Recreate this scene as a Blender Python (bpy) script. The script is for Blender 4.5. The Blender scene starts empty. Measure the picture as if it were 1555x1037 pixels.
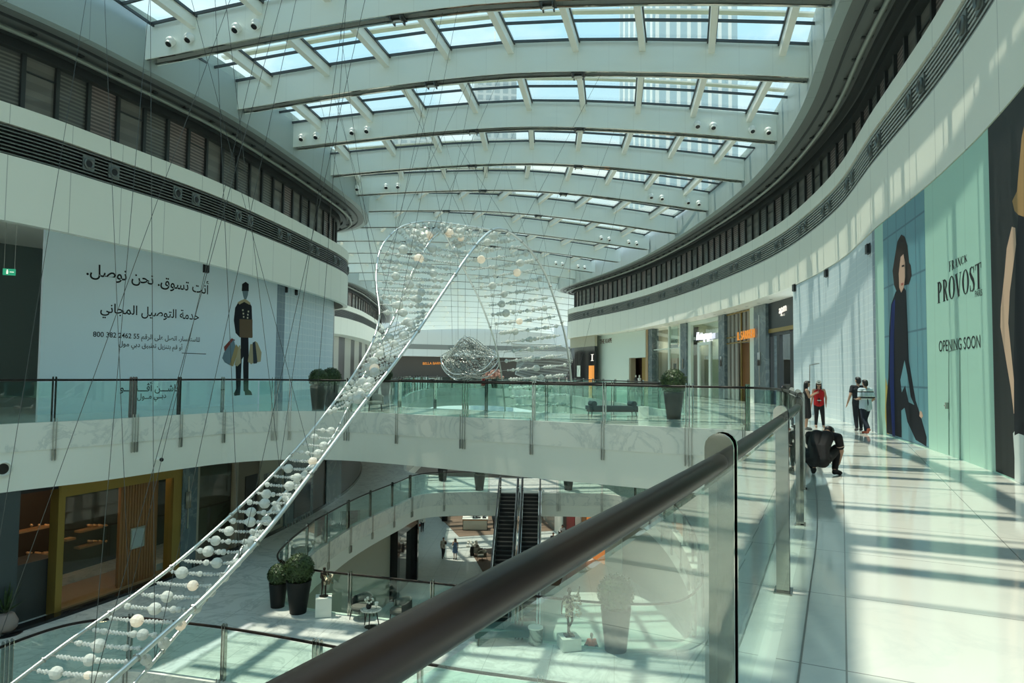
import bpy, bmesh, math, random
from mathutils import Vector, Matrix, geometry
random.seed(7)
sc = bpy.context.scene
C = sc.collection
PI = math.pi

# ------------------------------------------------------------------ camera
EYE = 1.70
FPX = 1037.0
PITCH = math.atan(50/1037.0)
ROLL = 0.0106
fw = Vector((0, math.cos(PITCH), math.sin(PITCH)))
rt0 = Vector((1, 0, 0)); up0 = Vector((0, -math.sin(PITCH), math.cos(PITCH)))
rt = math.cos(ROLL)*rt0 + math.sin(ROLL)*up0
up = -math.sin(ROLL)*rt0 + math.cos(ROLL)*up0
cam = bpy.data.cameras.new('camera'); cam.sensor_width = 36.0; cam.lens = 36.0*FPX/1555.0
cam.clip_start = 0.05; cam.clip_end = 2000
camo = bpy.data.objects.new('camera', cam); C.objects.link(camo)
camo.matrix_world = Matrix(((rt.x, up.x, -fw.x, 0), (rt.y, up.y, -fw.y, 0), (rt.z, up.z, -fw.z, EYE), (0, 0, 0, 1)))
sc.camera = camo

def ray(x, y):
    return fw + (x-777.5)/FPX*rt - (y-518.5)/FPX*up
def at_z(x, y, z):
    d = ray(x, y); t = (z-EYE)/d.z
    return Vector((d.x*t, d.y*t, z))
def at_y(x, y, Y):
    d = ray(x, y); t = Y/d.y
    return Vector((d.x*t, Y, EYE+d.z*t))

# ------------------------------------------------------------------ light
sc.view_settings.view_transform = 'Standard'
sc.view_settings.look = 'None'
sc.view_settings.gamma = 1.0
sc.view_settings.exposure = 0.40
try: sc.view_settings.use_curve_mapping = False
except Exception: pass
cy = sc.cycles
cy.max_bounces = 10; cy.diffuse_bounces = 6; cy.glossy_bounces = 4
cy.transmission_bounces = 6; cy.transparent_max_bounces = 40
cy.sample_clamp_indirect = 6.0
cy.caustics_reflective = False; cy.caustics_refractive = False
cy.use_denoising = True

def nodes_of(idb):
    idb.use_nodes = True
    nt = idb.node_tree; nt.nodes.clear(); return nt
class NB:
    """tiny node builder"""
    def __init__(s, nt): s.nt = nt
    def n(s, typ, **kw):
        nd = s.nt.nodes.new(typ)
        for k, v in kw.items(): setattr(nd, k, v)
        return nd
    def put(s, sock, v):
        if hasattr(v, 'is_output'): s.nt.links.new(v, sock)
        else: sock.default_value = v
    def math(s, op, a, b=None, c=None, clamp=False):
        nd = s.n('ShaderNodeMath', operation=op); nd.use_clamp = clamp
        s.put(nd.inputs[0], a)
        if b is not None: s.put(nd.inputs[1], b)
        if c is not None: s.put(nd.inputs[2], c)
        return nd.outputs[0]
    def mix(s, f, a, b):
        nd = s.n('ShaderNodeMix', data_type='RGBA')
        s.put(nd.inputs[0], f); s.put(nd.inputs[6], c4(a)); s.put(nd.inputs[7], c4(b))
        return nd.outputs[2]
    def ramp(s, f, stops):
        nd = s.n('ShaderNodeValToRGB'); s.put(nd.inputs[0], f)
        el = nd.color_ramp.elements
        while len(el) < len(stops): el.new(0.5)
        for e, (p, c) in zip(el, stops): e.position = p; e.color = c4(c)
        return nd.outputs[0]
    def noise(s, vec, scale, detail=4, rough=0.55, dist=0.0):
        nd = s.n('ShaderNodeTexNoise'); s.put(nd.inputs['Vector'], vec)
        nd.inputs['Scale'].default_value = scale; nd.inputs['Detail'].default_value = detail
        nd.inputs['Roughness'].default_value = rough; nd.inputs['Distortion'].default_value = dist
        return nd.outputs[0]
    def sep(s, v):
        nd = s.n('ShaderNodeSeparateXYZ'); s.put(nd.inputs[0], v); return nd.outputs
    def mapping(s, v, rot=(0, 0, 0), scale=(1, 1, 1)):
        nd = s.n('ShaderNodeMapping'); s.put(nd.inputs[0], v)
        nd.inputs['Rotation'].default_value = rot; nd.inputs['Scale'].default_value = scale
        return nd.outputs[0]
    def line(s, v, period, width):
        """1 on joint lines every period"""
        f = s.math('FRACT', s.math('DIVIDE', v, period))
        return s.math('LESS_THAN', f, width/period)
def c4(c):
    if hasattr(c, 'is_output'): return c
    return (c[0], c[1], c[2], 1.0)

wd = bpy.data.worlds.new('sky'); sc.world = wd
b = NB(nodes_of(wd))
tc = b.n('ShaderNodeTexCoord').outputs['Generated']
xyz = b.sep(tc)
grad = b.ramp(xyz[2], [(0.0, (0.88, 0.86, 0.80)), (0.2, (0.56, 0.74, 0.83)), (0.5, (0.30, 0.57, 0.80)), (1.0, (0.30, 0.56, 0.79))])
cl = b.noise(b.mapping(tc, scale=(1.6, 1.6, 4.0)), 1.5, 6, 0.6, 0.4)
clm = b.ramp(cl, [(0.50, (0, 0, 0)), (0.68, (1, 1, 1))])
skycol = b.mix(b.math('MULTIPLY', clm, 0.6), grad, (0.98, 0.97, 0.92))
bg = b.n('ShaderNodeBackground'); b.put(bg.inputs[0], skycol); bg.inputs[1].default_value = 1.38
b.nt.links.new(bg.outputs[0], b.n('ShaderNodeOutputWorld').inputs[0])

SUN_EL = math.radians(75.4); SUN_AZ = math.radians(-21.0)     # travel direction of the light
sd = Vector((math.cos(SUN_AZ)*math.cos(SUN_EL), math.sin(SUN_AZ)*math.cos(SUN_EL), -math.sin(SUN_EL)))
sl = bpy.data.lights.new('sun', 'SUN'); sl.energy = 3.5; sl.angle = math.radians(0.6); sl.color = (1.0, 0.96, 0.88)
so = bpy.data.objects.new('sun', sl); C.objects.link(so)
so.rotation_euler = (-sd).to_track_quat('Z', 'Y').to_euler(); so.location = (-20, 20, 60)

# ------------------------------------------------------------------ materials
def principled(name, col, rough=0.5, metal=0.0, spec=0.5, emit=None, es=0.0, coat=0.0, alpha=None):
    m = bpy.data.materials.new(name); b = NB(nodes_of(m))
    p = b.n('ShaderNodeBsdfPrincipled'); o = b.n('ShaderNodeOutputMaterial')
    b.put(p.inputs['Base Color'], c4(col)); p.inputs['Roughness'].default_value = rough
    p.inputs['Metallic'].default_value = metal; p.inputs['Specular IOR Level'].default_value = spec
    p.inputs['Coat Weight'].default_value = coat
    if emit: p.inputs['Emission Color'].default_value = c4(emit); p.inputs['Emission Strength'].default_value = es
    b.nt.links.new(p.outputs[0], o.inputs[0])
    m['p'] = p.name
    return m
def nb_of(m):
    b = NB(m.node_tree); return b, m.node_tree.nodes[m['p']]
def coords(b, which): return b.n('ShaderNodeTexCoord').outputs[which]
def bump(b, p, h, strength=0.3, dist=0.01):
    nd = b.n('ShaderNodeBump'); b.put(nd.inputs['Height'], h)
    nd.inputs['Strength'].default_value = strength; nd.inputs['Distance'].default_value = dist
    b.nt.links.new(nd.outputs[0], p.inputs['Normal'])

def glass(name, tint, ior=1.5, rough=0.0, refl=(1, 1, 1), boost=1.0):
    m = bpy.data.materials.new(name); b = NB(nodes_of(m))
    lw = b.n('ShaderNodeLayerWeight'); lw.inputs[0].default_value = 0.5
    f0 = ((ior-1)/(ior+1))**2
    f = b.math('ADD', b.math('MULTIPLY', b.math('POWER', lw.outputs['Facing'], 5.0), 1-f0), f0)
    f = b.math('MULTIPLY', f, boost, clamp=True)
    t = b.n('ShaderNodeBsdfTransparent'); t.inputs[0].default_value = c4(tint)
    g = b.n('ShaderNodeBsdfGlossy'); g.inputs[0].default_value = c4(refl); g.inputs['Roughness'].default_value = rough
    mx = b.n('ShaderNodeMixShader'); b.put(mx.inputs[0], f)
    b.nt.links.new(t.outputs[0], mx.inputs[1]); b.nt.links.new(g.outputs[0], mx.inputs[2])
    b.nt.links.new(mx.outputs[0], b.n('ShaderNodeOutputMaterial').inputs[0])
    return m

def panels(name, col, period, width=0.02, rough=0.45, joint=0.55, zper=None, mottling=0.0):
    """painted panels with vertical joints along the wall (UV = metres along the wall, height)"""
    m = principled(name, col, rough); b, p = nb_of(m)
    uv = b.sep(coords(b, 'UV'))
    l = b.line(uv[0], period, width)
    if zper: l = b.math('MAXIMUM', l, b.line(uv[1], zper, width))
    base = col
    if mottling:
        nz = b.noise(coords(b, 'Object'), 0.6, 3)
        base = b.mix(b.math('MULTIPLY', nz, mottling), col, [c*0.8 for c in col])
    b.put(p.inputs['Base Color'], b.mix(l, base, [c*joint for c in col]))
    return m

def marble(name, col, vein, tile=None, rot=0.0, rough=0.09, joint=None, amount=0.55, spec=0.5):
    m = principled(name, col, rough, spec=spec); b, p = nb_of(m)
    ob = coords(b, 'Object')
    n1 = b.noise(ob, 0.55, 6, 0.62, 1.6)
    v = b.math('SUBTRACT', 1.0, b.math('MULTIPLY', b.math('ABSOLUTE', b.math('SUBTRACT', n1, 0.5)), 22.0), clamp=True)
    n2 = b.noise(ob, 2.2, 5)
    v = b.math('MULTIPLY', v, b.math('MULTIPLY', n2, amount*1.5))
    c = b.mix(v, col, vein)
    c = b.mix(b.math('MULTIPLY', b.noise(ob, 0.35, 3), 0.25), c, [x*0.85 for x in col])
    if tile:
        q = b.sep(b.mapping(ob, rot=(0, 0, rot)))
        l = b.math('MAXIMUM', b.line(q[0], tile, 0.011), b.line(q[1], tile*1.0, 0.011))
        tn = b.n('ShaderNodeTexWhiteNoise', noise_dimensions='2D')
        cb = b.n('ShaderNodeCombineXYZ')
        b.put(cb.inputs[0], b.math('FLOOR', b.math('DIVIDE', q[0], tile))); b.put(cb.inputs[1], b.math('FLOOR', b.math('DIVIDE', q[1], tile)))
        b.put(tn.inputs['Vector'], cb.outputs[0])
        c = b.mix(b.math('MULTIPLY', tn.outputs[0], 0.16), c, [x*0.8 for x in col])
        c = b.mix(l, c, joint or [x*0.42 for x in col])
    b.put(p.inputs['Base Color'], c)
    return m

M = {}
M['white_panel'] = panels('white_wall_panels', (0.85, 0.86, 0.76), 2.05, 0.025)
M['white_ledge'] = panels('white_ledge', (0.85, 0.86, 0.76), 2.05, 0.02)
M['white'] = principled('white_paint', (0.86, 0.87, 0.79), 0.5)
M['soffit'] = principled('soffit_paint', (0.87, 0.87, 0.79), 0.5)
M['upper'] = panels('grey_upper_panels', (0.36, 0.43, 0.42), 2.4, 0.03, 0.4, 0.7)
M['beam'] = panels('beam_paint', (0.84, 0.88, 0.82), 1.25, 0.012, 0.4, 0.85)
M['rib'] = principled('rib_paint', (0.88, 0.87, 0.79), 0.45)
M['dark'] = principled('dark_grey_metal', (0.055, 0.062, 0.062), 0.45, 0.3)
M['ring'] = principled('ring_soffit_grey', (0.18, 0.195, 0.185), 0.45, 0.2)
M['pipe'] = principled('pipe_grey', (0.26, 0.29, 0.25), 0.35, 0.3)
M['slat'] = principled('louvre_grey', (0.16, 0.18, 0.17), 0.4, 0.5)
M['slat_sunlit'] = principled('louvre_grey_sunlit', (0.42, 0.44, 0.42), 0.4, 0.4)  # lighter copy of the louvre grey: sunlight on the right-hand slats painted in
M['slatback'] = principled('louvre_backing', (0.012, 0.013, 0.013), 0.7)
M['chrome'] = principled('polished_steel', (0.38, 0.38, 0.35), 0.05, 1.0)
M['steel'] = principled('brushed_steel', (0.52, 0.52, 0.49), 0.28, 1.0)
M['bronze'] = principled('dark_bronze_handrail', (0.016, 0.010, 0.007), 0.36, 0.0, spec=0.24)
M['darkblade'] = principled('dark_steel_blade', (0.10, 0.105, 0.10), 0.25, 0.8)
M['marble'] = marble('white_marble_floor', (0.76, 0.765, 0.70), (0.55, 0.60, 0.57), 1.5, 0.45, 0.07, amount=0.3)
M['marble_face'] = marble('white_marble_fascia', (0.84, 0.85, 0.78), (0.45, 0.50, 0.48), None, 0, 0.25, amount=0.6)
M['floor_one'] = marble('white_marble_lower', (0.72, 0.745, 0.71), (0.40, 0.44, 0.42), 1.8, 0.15, 0.10, amount=0.8)
M['floor_ground'] = marble('pale_stone_ground', (0.60, 0.64, 0.61), (0.45, 0.48, 0.46), 1.6, 0.05, 0.18, amount=0.4)
M['black'] = principled('black', (0.008, 0.008, 0.009), 0.4)
M['gloss_black'] = principled('gloss_black', (0.008, 0.008, 0.010), 0.08)
M['rail_glass'] = glass('railing_glass', (0.86, 0.965, 0.935), 1.5)
M['roof_glass'] = glass('roof_glass', (0.935, 0.950, 0.895), 1.45)
M['shop_glass'] = glass('shop_glass', (0.93, 0.97, 0.95), 1.5)
M['black_trim'] = principled('joint_line', (0.20, 0.20, 0.18), 0.4)

# ------------------------------------------------------------------ mesh building
class MB:
    def __init__(s): s.v = []; s.f = []; s.uv = {}; s.mi = []; s.cur = 0
    def add(s, verts, faces, uvs=None):
        o = len(s.v); s.v.extend([tuple(v) for v in verts])
        for i, f in enumerate(faces):
            if uvs is not None: s.uv[len(s.f)] = uvs[i]
            s.f.append([a+o for a in f]); s.mi.append(s.cur)
        return s
    def box(s, c, size, rz=0.0, m=None):
        x, y, z = size[0]/2, size[1]/2, size[2]/2
        vs = [Vector(p) for p in ((-x,-y,-z),(x,-y,-z),(x,y,-z),(-x,y,-z),(-x,-y,z),(x,-y,z),(x,y,z),(-x,y,z))]
        mt = m if m is not None else Matrix.Rotation(rz, 3, 'Z')
        vs = [mt @ v + Vector(c) for v in vs]
        return s.add(vs, [(0,3,2,1),(4,5,6,7),(0,1,5,4),(1,2,6,5),(2,3,7,6),(3,0,4,7)])
    def bar(s, p, q, w, h, upv=(0, 0, 1)):
        p = Vector(p); q = Vector(q); d = q-p; L = d.length
        if L < 1e-6: return s
        d /= L; u = Vector(upv); r = d.cross(u)
        if r.length < 1e-5: r = d.cross(Vector((1, 0, 0)))
        r.normalize(); u = r.cross(d)
        m = Matrix((r, d, u)).transposed()
        return s.box((p+q)/2, (w, L, h), m=m)
    def tube(s, path, r, n=8, cap=True, closed=False):
        path = [Vector(p) for p in path]; k = len(path)
        rs = r if isinstance(r, (list, tuple)) else [r]*k
        vs = []; pu = None
        for i, p in enumerate(path):
            if closed: t = path[(i+1) % k]-path[i-1]
            else: t = path[min(i+1, k-1)]-path[max(i-1, 0)]
            if t.length < 1e-9: t = Vector((0, 0, 1))
            t.normalize()
            if pu is None:
                a = Vector((0, 0, 1)) if abs(t.z) < 0.9 else Vector((1, 0, 0))
                u = (a - t*a.dot(t)).normalized()
            else:
                u = pu - t*pu.dot(t)
                u = u.normalized() if u.length > 1e-6 else pu
            pu = u; w = t.cross(u)
            for j in range(n):
                a = 2*PI*j/n
                vs.append(p + (u*math.cos(a)+w*math.sin(a))*rs[i])
        fs = []
        for i in range(k if closed else k-1):
            for j in range(n):
                i2 = (i+1) % k
                fs.append((i*n+j, i*n+(j+1) % n, i2*n+(j+1) % n, i2*n+j))
        if cap and not closed:
            fs.append(tuple(range(n-1, -1, -1))); fs.append(tuple(range((k-1)*n, k*n)))
        return s.add(vs, fs)
    def lathe(s, prof, c=(0, 0, 0), n=24, sx=1.0, sy=1.0, m=None):
        vs = []; fs = []
        for r, z in prof:
            for j in range(n):
                a = 2*PI*j/n
                v = Vector((r*math.cos(a)*sx, r*math.sin(a)*sy, z))
                if m is not None: v = m @ v
                vs.append(v+Vector(c))
        for i in range(len(prof)-1):
            for j in range(n): fs.append((i*n+j, i*n+(j+1) % n, (i+1)*n+(j+1) % n, (i+1)*n+j))
        fs.append(tuple(range(n-1, -1, -1))); fs.append(tuple(range((len(prof)-1)*n, len(prof)*n)))
        return s.add(vs, fs)
    def ball(s, c, r, n=10, k=7, m=None):
        if not isinstance(r, (tuple, list)): r = (r, r, r)
        vs = [Vector((0, 0, -1))]; fs = []
        for i in range(1, k):
            ph = -PI/2+PI*i/k
            for j in range(n):
                a = 2*PI*j/n; vs.append(Vector((math.cos(a)*math.cos(ph), math.sin(a)*math.cos(ph), math.sin(ph))))
        vs.append(Vector((0, 0, 1)))
        for j in range(n):
            fs.append((0, 1+(j+1) % n, 1+j))
            for i in range(k-2): fs.append((1+i*n+j, 1+i*n+(j+1) % n, 1+(i+1)*n+(j+1) % n, 1+(i+1)*n+j))
            fs.append((1+(k-2)*n+j, 1+(k-2)*n+(j+1) % n, len(vs)-1))
        out = []
        for v in vs:
            w = Vector((v.x*r[0], v.y*r[1], v.z*r[2]))
            if m is not None: w = m @ w
            out.append(w+Vector(c))
        return s.add(out, fs)
    def prism(s, poly, z0, z1):
        """vertical prism from a convex or concave outline"""
        n = len(poly)
        tri = geometry.tessellate_polygon([[Vector((p[0], p[1], 0)) for p in poly]])
        vs = [(p[0], p[1], z0) for p in poly]+[(p[0], p[1], z1) for p in poly]
        fs = [(i, (i+1) % n, n+(i+1) % n, n+i) for i in range(n)]
        fs += [tuple(t) for t in tri] + [tuple(n+a for a in t) for t in tri]
        return s.add(vs, fs)
    def build(s, name, mats, parent=None, smooth=False, loc=None, fix=True):
        me = bpy.data.meshes.new(name)
        me.from_pydata(s.v, [], s.f)
        if not isinstance(mats, (list, tuple)): mats = [mats]
        for mm in mats: me.materials.append(mm)
        if s.uv:
            ul = me.uv_layers.new(name='UVMap')
            for pi, poly in enumerate(me.polygons):
                if pi in s.uv:
                    for li, u in zip(poly.loop_indices, s.uv[pi]): ul.data[li].uv = u
        if len(mats) > 1:
            for pi, poly in enumerate(me.polygons): poly.material_index = s.mi[pi]
        if fix:
            bm = bmesh.new(); bm.from_mesh(me); bmesh.ops.recalc_face_normals(bm, faces=bm.faces); bm.to_mesh(me); bm.free()
        if smooth:
            for p in me.polygons: p.use_smooth = True
            if smooth == 'auto':
                try: me.set_sharp_from_angle(angle=math.radians(40))
                except Exception: pass
        me.update()
        o = bpy.data.objects.new(name, me); C.objects.link(o)
        if loc is not None: o.location = loc
        if parent is not None: o.parent = parent
        return o

def tag(o, label=None, cat=None, group=None, kind=None):
    if label: o['label'] = label
    if cat: o['category'] = cat
    if group: o['group'] = group
    if kind: o['kind'] = kind
    return o
def thing(name, label, cat, loc=(0, 0, 0), rz=0.0, group=None):
    o = bpy.data.objects.new(name, None); C.objects.link(o)
    o.empty_display_size = 0.2
    o.location = loc; o.rotation_euler = (0, 0, rz)
    return tag(o, label, cat, group)
KIDS = {}
def kids(o): return [c for c in bpy.data.objects if c.parent == o]
def dup(o, loc=None, rz=None, label=None, scale=None, parent=None, group=None):
    c = o.copy(); C.objects.link(c)
    if parent is not None: c.parent = parent
    if loc is not None: c.location = loc
    if rz is not None: c.rotation_euler = (0, 0, rz)
    if scale is not None: c.scale = (scale,)*3 if not isinstance(scale, tuple) else scale
    if label: c['label'] = label
    if group: c['group'] = group
    for k in kids(o): dup(k, parent=c)
    return c
def struct(o): o['kind'] = 'structure'; return o

# ------------------------------------------------------------------ plan curves
class Curve:
    """smooth plan curve; offsets are positive towards the atrium"""
    def __init__(s, pts, inward, ds=0.35, smooth=True):
        P = [Vector((p[0], p[1])) for p in pts]
        fine = []
        if smooth:
            Q = [2*P[0]-P[1]]+P+[2*P[-1]-P[-2]]
            for i in range(1, len(Q)-2):
                p0, p1, p2, p3 = Q[i-1], Q[i], Q[i+1], Q[i+2]
                t0 = 0; t1 = t0+max((p1-p0).length, 1e-3)**.5; t2 = t1+max((p2-p1).length, 1e-3)**.5; t3 = t2+max((p3-p2).length, 1e-3)**.5
                for k in range(24):
                    t = t1+(t2-t1)*k/24
                    A1 = (t1-t)/(t1-t0)*p0+(t-t0)/(t1-t0)*p1; A2 = (t2-t)/(t2-t1)*p1+(t-t1)/(t2-t1)*p2; A3 = (t3-t)/(t3-t2)*p2+(t-t2)/(t3-t2)*p3
                    B1 = (t2-t)/(t2-t0)*A1+(t-t0)/(t2-t0)*A2; B2 = (t3-t)/(t3-t1)*A2+(t-t1)/(t3-t1)*A3
                    fine.append((t2-t)/(t2-t1)*B1+(t-t1)/(t2-t1)*B2)
            fine.append(P[-1])
        else: fine = P
        s.L = [0.0]
        for a, c in zip(fine, fine[1:]): s.L.append(s.L[-1]+(c-a).length)
        s.f = fine; s.len = s.L[-1]; s.inw = inward; s.ds = ds
    def _seg(s, u):
        u = min(max(u, 0.0), s.len)
        lo, hi = 0, len(s.L)-1
        while hi-lo > 1:
            m = (lo+hi)//2
            if s.L[m] <= u: lo = m
            else: hi = m
        return lo, (u-s.L[lo])/max(s.L[lo+1]-s.L[lo], 1e-9)
    def raw(s, u):
        i, t = s._seg(u); return s.f[i].lerp(s.f[i+1], t)
    def tan(s, u):
        d = s.raw(min(u+0.15, s.len))-s.raw(max(u-0.15, 0)); return d.normalized()
    def nrm(s, u):
        t = s.tan(u); return Vector((-t.y, t.x)) if s.inw == 'left' else Vector((t.y, -t.x))
    def pos(s, u, off=0.0, z=0.0):
        p = s.raw(u)+s.nrm(u)*off; return Vector((p.x, p.y, z))
    def ang(s, u):
        t = s.tan(u); return math.atan2(t.y, t.x)
    def samples(s, u0, u1, ds=None):
        n = max(1, int(math.ceil((u1-u0)/(ds or s.ds)))); return [u0+(u1-u0)*i/n for i in range(n+1)]
    def hit(s, x, y, off=0.0, far=False):
        """(u, z) where the line of sight through a photo pixel meets the wall standing on this curve"""
        d = ray(x, y); best = None
        us = s.samples(0, s.len, 0.25); prev = None
        for u in us:
            p = s.pos(u, off); cr = p.x*d.y-p.y*d.x
            if prev is not None and prev[1]*cr <= 0 and p.y*d.y+p.x*d.x > 0.5:
                k = prev[1]/(prev[1]-cr) if prev[1] != cr else 0
                uu = prev[0]+(u-prev[0])*k; q = s.pos(uu, off)
                t = (q.x*d.x+q.y*d.y)/(d.x*d.x+d.y*d.y)
                if best is None or (t > best[2] if far else t < best[2]): best = (uu, EYE+d.z*t, t)
            prev = (u, cr)
        return (best[0], best[1]) if best else None
    def u(s, x, off=0.0): return s.hit(x, 560, off)[0]
    def at_yy(s, Y):
        for a in s.samples(0, s.len, 0.2):
            if s.raw(a).y >= Y: return a
        return s.len

def sweep(mb, cv, u0, u1, prof, closed=True, ds=None, caps=True):
    """run an (offset, z) profile along a plan curve"""
    us = cv.samples(u0, u1, ds); n = len(prof); vs = []
    for u in us:
        nn = cv.nrm(u); r = cv.raw(u)
        for off, z in prof: vs.append((r.x+nn.x*off, r.y+nn.y*off, z))
    fs = []; uv = []
    for i in range(len(us)-1):
        for j in range(n if closed else n-1):
            k = (j+1) % n
            fs.append((i*n+j, (i+1)*n+j, (i+1)*n+k, i*n+k))
            za, zb = prof[j][1]+prof[j][0]*0.5, prof[k][1]+prof[k][0]*0.5
            uv.append(((us[i], za), (us[i+1], za), (us[i+1], zb), (us[i], zb)))
    if closed and caps:
        fs.append(tuple(range(n))); uv.append([(0.5, 0.5)]*n)
        fs.append(tuple((len(us)-1)*n+j for j in range(n-1, -1, -1))); uv.append([(0.5, 0.5)]*n)
    mb.add(vs, fs, uv); return mb
def rect(o0, o1, z0, z1): return [(o0, z0), (o1, z0), (o1, z1), (o0, z1)]
def wall(name, cv, u0, u1, o0, o1, z0, z1, m, parent=None, ds=None):
    return sweep(MB(), cv, u0, u1, rect(o0, o1, z0, z1), ds=ds).build(name, m, parent)

# floor levels
L1Z = -6.4; L0Z = -12.9; SLAB = 2.1
R = Curve([(-9,-13),(-4.5,-8.6),(-0.2,-3.8),(3.0,0.6),(5.75,5.4),(8.28,11.1),(9.71,15.25),(11.41,21.46),(12.96,26.8),(13.95,31.8),(14.6,37),(14.8,43),(14.6,50),(14.1,57),(12.9,66),(10.8,75),(8.7,82),(7.5,86),(7.2,88.5),(7.8,90.6),(9.6,92),(13,93),(22,94)], 'left')
L = Curve([(-29,-13),(-26.5,-2),(-23,7),(-19.6,14),(-17.3,18.9),(-15.61,22.4),(-14.91,24.46),(-13.34,29.64),(-12.4,35.5),(-11.8,41),(-11.5,45),(-11.6,47.6),(-12.2,49.8),(-13.8,51.8),(-17,53),(-28,53.5)], 'right')
HL = Curve([(-22.5,15),(-20.2,20),(-18.6,24.2),(-17.9,25.5),(-16.6,27.6),(-15.1,31),(-14.0,34.5),(-13.2,38),(-12.7,42),(-12.4,45.5),(-12.5,48),(-13.2,50.0),(-15,51.6),(-24,52.6)], 'right')
LB = Curve([(-40,70),(-26,76),(-21.5,82),(-20.6,90),(-21,100),(-22,112),(-24,128),(-28,150)], 'right')
FAR = Curve([(-45,176),(-27,184),(-17.6,188),(0,190),(24,192)], 'right', smooth=False)
BL = [(-21.7,2.3),(-19.2,6.5),(-17.2,10.8),(-15.6,15.2),(-14.3,19.8),(-13.23,24.65),(-12.26,29.5),(-11.6,34.45),(-11.4,39.4),(-11.8,43.8),(-15.0,48.6),(-18.5,54),(-21,59.5),(-22.5,65.5),(-23,71.5),(-23.3,78),(-23.5,84.5),(-23.5,91.5),(-23.5,99),(-23.6,107),(-23.8,116),(-24,126),(-25,138),(-26,151),(-27,166),(-28,182)]
BR = [(-5.6,-11),(-1.6,-5),(3.0,0.6),(6.0,6.2),(8.6,12.8),(10.6,20.2),(12.06,25.7),(13.15,32.7),(13.5,39.4),(13.5,46.7),(12.76,54),(11.8,61),(10.3,68),(8.6,75),(9,82),(12,90),(14,98),(15,107),(15,116),(15,126),(15,137),(15,149),(15,162),(10,172),(10.5,180),(11,190)]
BZ = 13.04
# ------------------------------------------------------------------ floors and voids
VA = Curve([(-9,-12),(-4.6,-5.5),(-1.21,-1.1),(-.236,.80),(.77,2.75),(2.11,5.53),(3.30,8.05),(5.03,12.1),(6.5,16.1),(7.3,18.6),(7.6,20.2),(7.5,21.4),(6.9,22.1),(5.93,22.6),(1.53,25.03),(-1.7,27.0),(-4.89,28.87),(-7.37,29.92),(-9.9,29.9),(-11.7,28.7),(-12.8,26.8),(-14.18,23.6),(-15.7,21.2),(-17.6,17),(-19.8,12),(-22.5,4),(-25.5,-12)], 'left', ds=0.25)
VB = Curve([(-9.5,72),(-8.8,60),(-7.8,50),(-7.0,42),(-6.4,37.2),(-5.2,34.6),(-3.0,33.0),(0,31.3),(3,30.2),(5.6,29.4),(7.2,29.8),(7.9,31.5),(7.6,36),(7.0,42),(6.0,50),(4.6,60),(2.8,70),(0.5,78),(-3,83),(-7,82),(-9.2,77),(-9.5,72)], 'left', ds=0.4)
V1 = Curve([(1.2,-12),(3.2,0),(5.2,6),(6.3,10.2),(6.0,12.6),(4.3,14.1),(1.2,15.2),(-1.2,15.9),(-4.07,17.0),(-7.0,18.1),(-8.8,18.6),(-10.4,18.9),(-11.6,18.4),(-12.3,16.8),(-12.9,14),(-13.4,8),(-13.6,0),(-13.4,-12)], 'left', ds=0.3)
V2 = Curve([(-8.85,31.5),(-8.75,27.5),(-8.45,25.4),(-7.8,24.3),(-6.77,23.75),(-4.0,22.9),(-1.3,22.05),(1.2,21.1),(3.4,20.6),(4.9,20.8),(6.0,22.2),(7.0,25.5),(8.2,32),(8.7,40),(8.3,44.5),(7.0,46.9),(4.5,47.4),(0,47.4),(-3.6,47.3),(-5.9,46.3),(-7.0,42.5),(-8.2,37.2),(-8.85,31.5)], 'left', ds=0.3)
def outline(cv, ds=0.5): return [cv.raw(u) for u in cv.samples(0, cv.len, ds)]
def slab_surface(name, z, outer, holes, m):
    loops = [[Vector((p[0], p[1], 0)) for p in outer]]+[[Vector((p[0], p[1], 0)) for p in h] for h in holes]
    tri = geometry.tessellate_polygon(loops)
    vs = [(p.x, p.y, z) for l in loops for p in l]
    mb = MB(); mb.add(vs, [tuple(t) for t in tri])
    return struct(mb.build(name, m))
OUT = [(-48, -14), (34, -14), (34, 196), (-48, 196)]
V3 = Curve([(-9.4,70),(-9.2,60),(-8,56),(-5,54.4),(0,53.8),(4,54.2),(6.3,56.5),(6.8,62),(5.4,72),(2,81),(-3,86),(-7.5,84),(-9.2,78),(-9.4,70)], 'left', ds=0.5)
hA = outline(VA); hB = outline(VB)[:-1]; h1 = outline(V1); h2 = outline(V2)[:-1]; h3 = outline(V3)[:-1]
slab_surface('floor', 0.0, OUT, [hA, hB], M['marble'])
slab_surface('ceiling', -SLAB, OUT, [hA, hB], M['soffit'])
slab_surface('floor', L1Z, OUT, [h1, h2, h3], M['floor_one'])
slab_surface('ceiling', L1Z-1.6, OUT, [h1, h2, h3], M['soffit'])
slab_surface('floor', L0Z, OUT, [], M['floor_ground'])
def slab_edge(cv, z, depth, split):
    struct(wall('trim_1', cv, 0, cv.len, -0.12, 0.10, z-split, z+0.002, M['marble_face']))
    struct(wall('trim_2', cv, 0, cv.len, -0.12, 0.07, z-depth, z-split, M['white']))
slab_edge(VA, 0.0, SLAB, 0.88); slab_edge(VB, 0.0, SLAB, 0.88)
slab_edge(V1, L1Z, 1.6, 0.85); slab_edge(V2, L1Z, 1.6, 0.85); slab_edge(V3, L1Z, 1.6, 0.85)
# thin dark joint that runs along the floor inside the near railing
struct(wall('trim_3', VA, 8.0, 40.0, -0.262, -0.25, 0.001, 0.004, M['black_trim']))

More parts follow.
